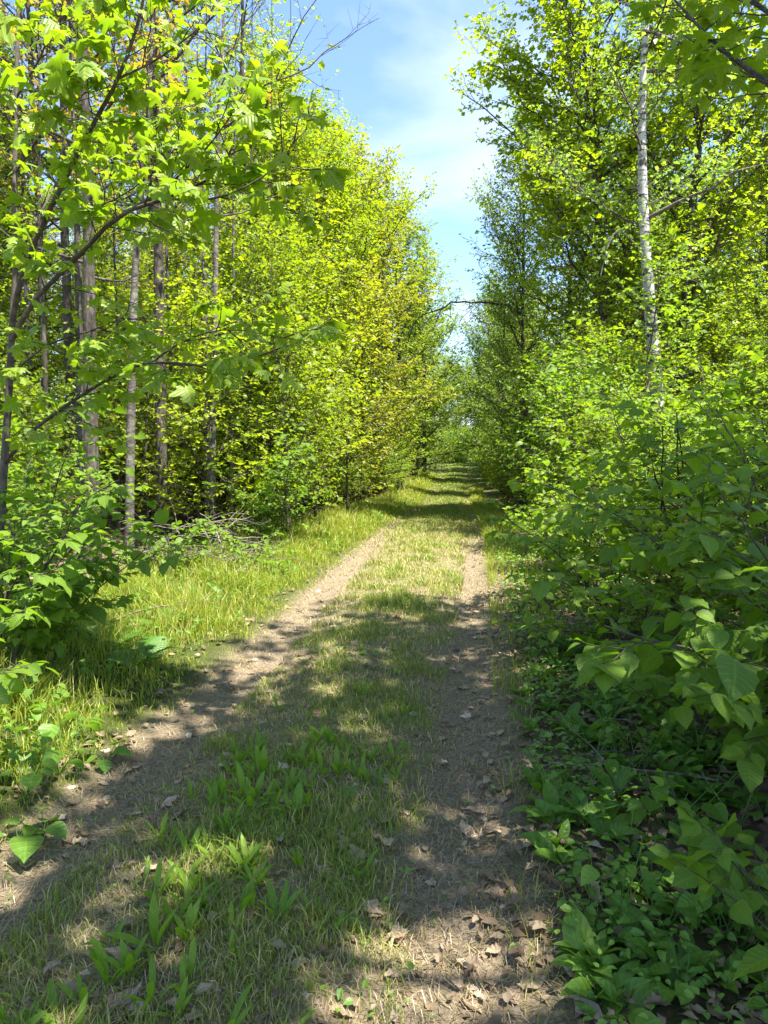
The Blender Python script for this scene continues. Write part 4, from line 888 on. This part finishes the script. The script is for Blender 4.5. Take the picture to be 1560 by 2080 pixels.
# ferns
def frond_meshes():
    mb = MB(); n = 12; s = np.linspace(0, 1, n); P = np.stack([s, 0*s, .35*s-.55*s**2.2], -1); V, Q = tube_batch(P[None], np.linspace(.008, .003, n)[None], 4); mb.add(V, Q); rach = mb.mesh('frond', [M['weed']], smooth_mats=(0,))
    mb = MB(); m = 7; 
    for i in range(m):
        x = i/m; w = .13*(1-x*.85)
        for sy in (1, -1):
            mb.add([[x, 0, 0], [x+.5/m, sy*w, -.01], [x+1.15/m, sy*w*.75, -.02], [x+1/m, 0, 0]], [np.array([[0, 1, 2, 3]])])
    return rach, P, mb.mesh('leaflet', [M['weed']])
RACH, RP, LFT = frond_meshes()
def fern(x, y, rng, nf, ln, label, group):
    t = thing('fern', (x, y, float(gz(x, y))), label, 'fern', group)
    for i in range(nf):
        az = i*6.283/nf + rng.normal()*.3; L = ln*(.7+.5*rng.random())
        f = link('frond', RACH, t, mat4=Matrix.LocRotScale((0, 0, 0), Quaternion((0, 0, 1), az) @ Quaternion((0, 1, 0), -.55+rng.normal()*.15), (L, L, L)))
        for j in range(16):
            u = .18+.8*j/15; p = [np.interp(u, np.linspace(0, 1, 12), RP[:, c]) for c in range(3)]; s = .34*math.sin(math.pi*(.25+.72*u))**1.2+.03
            for sy in (1, -1):
                link('leaflet', LFT, f, mat4=Matrix.LocRotScale(p, Quaternion((0, 0, 1), sy*1.15) @ Quaternion((0, 1, 0), .15), (s, s, s)))
for (p, q, nf, ln) in [(215, 1330, 5, .42), (275, 1365, 5, .40), (150, 1345, 4, .38), (330, 1290, 4, .35)]:
    d = CAM_Z*1442/(q-939); fern(X(p, d), d, rng, nf, ln, 'feathery green fern in the long grass of the left verge', 'ferns in the left verge')
for (p, q, nf, ln) in [(972, 1035, 5, .55), (990, 1075, 5, .5)]:
    d = CAM_Z*1442/(q-939); fern(X(p, d)+.35, d, rng, nf, ln, 'bright fern at the right edge where the track dips', 'ferns at the right edge')

# ------------------------------------------------------------------ brush pile and fallen branches
rng = np.random.default_rng(501)
def stick(x, y, az, el, L, r, z0, label, group):
    s = np.linspace(0, 1, 8)[:, None]; D = np.array([math.cos(az)*math.cos(el), math.sin(az)*math.cos(el), math.sin(el)])
    P = D*L*s + np.cumsum(rng.normal(size=(8, 3))*.035*L**.5, 0)*s + np.array([0, 0, -.18*L])*s*s
    o = np.array([x, y, float(gz(x, y))+z0]); W = P+o; zf = gz(W[:, 0], W[:, 1]); P[:, 2] = np.maximum(P[:, 2], zf+r-o[2])
    t = thing('fallen_branch', o, label, 'branch', group)
    mb = MB(); V, Q = tube_batch(P[None], (r*np.linspace(1, .4, 8))[None], 6); mb.add(V, Q); link('stem', mb.mesh('stem', [M['dry']], smooth_mats=(0,)), t)
    c, _, _ = sprout(P[None], rng, .35, .3, 1, 40, .4*L**.5, n=4); 
    for ci in c:
        mb = MB(); V, Q = tube_batch(ci[None], (r*.45*np.linspace(1, .4, 4))[None], 4); mb.add(V, Q); link('side_shoot', mb.mesh('side_shoot', [M['dry']], smooth_mats=(0,)), t)
for k in range(90):
    p = 285+215*rng.random(); d = 10.2+1.5*rng.random(); q = 1.0-abs((p-400)/140)
    stick(X(p, d), d, rng.random()*6.283, rng.normal()*.28+.12, (.5+.8*rng.random()), .004+.009*rng.random(), .03+.75*rng.random()*max(q, .15), 'dry bleached branch in the brush pile left of the track', 'branches of the brush pile')
for (p, d, az, L) in [(230, 6.6, .7, 1.0), (400, 8.6, .75, .9)]:
    stick(X(p, d), d, az, .3, L, .012, .05, 'bare grey stick poking out of the grass beside the brush pile', 'loose sticks by the brush pile')
for (p, q, az, L) in [(1480, 1640, 2.6, .9), (1180, 1570, .2, .8), (1540, 1400, 2.2, .7), (1300, 1500, 2.0, .45)]:
    d = CAM_Z*1442/(q-939); stick(X(p, d), d, az, .05, L, .007, .05, 'thin brown twig lying over the herbs on the right bank', 'twigs on the right bank')
print('objects', len(bpy.data.objects), 'tris', sum(len(m.loops)-2*len(m.polygons) for m in bpy.data.meshes))
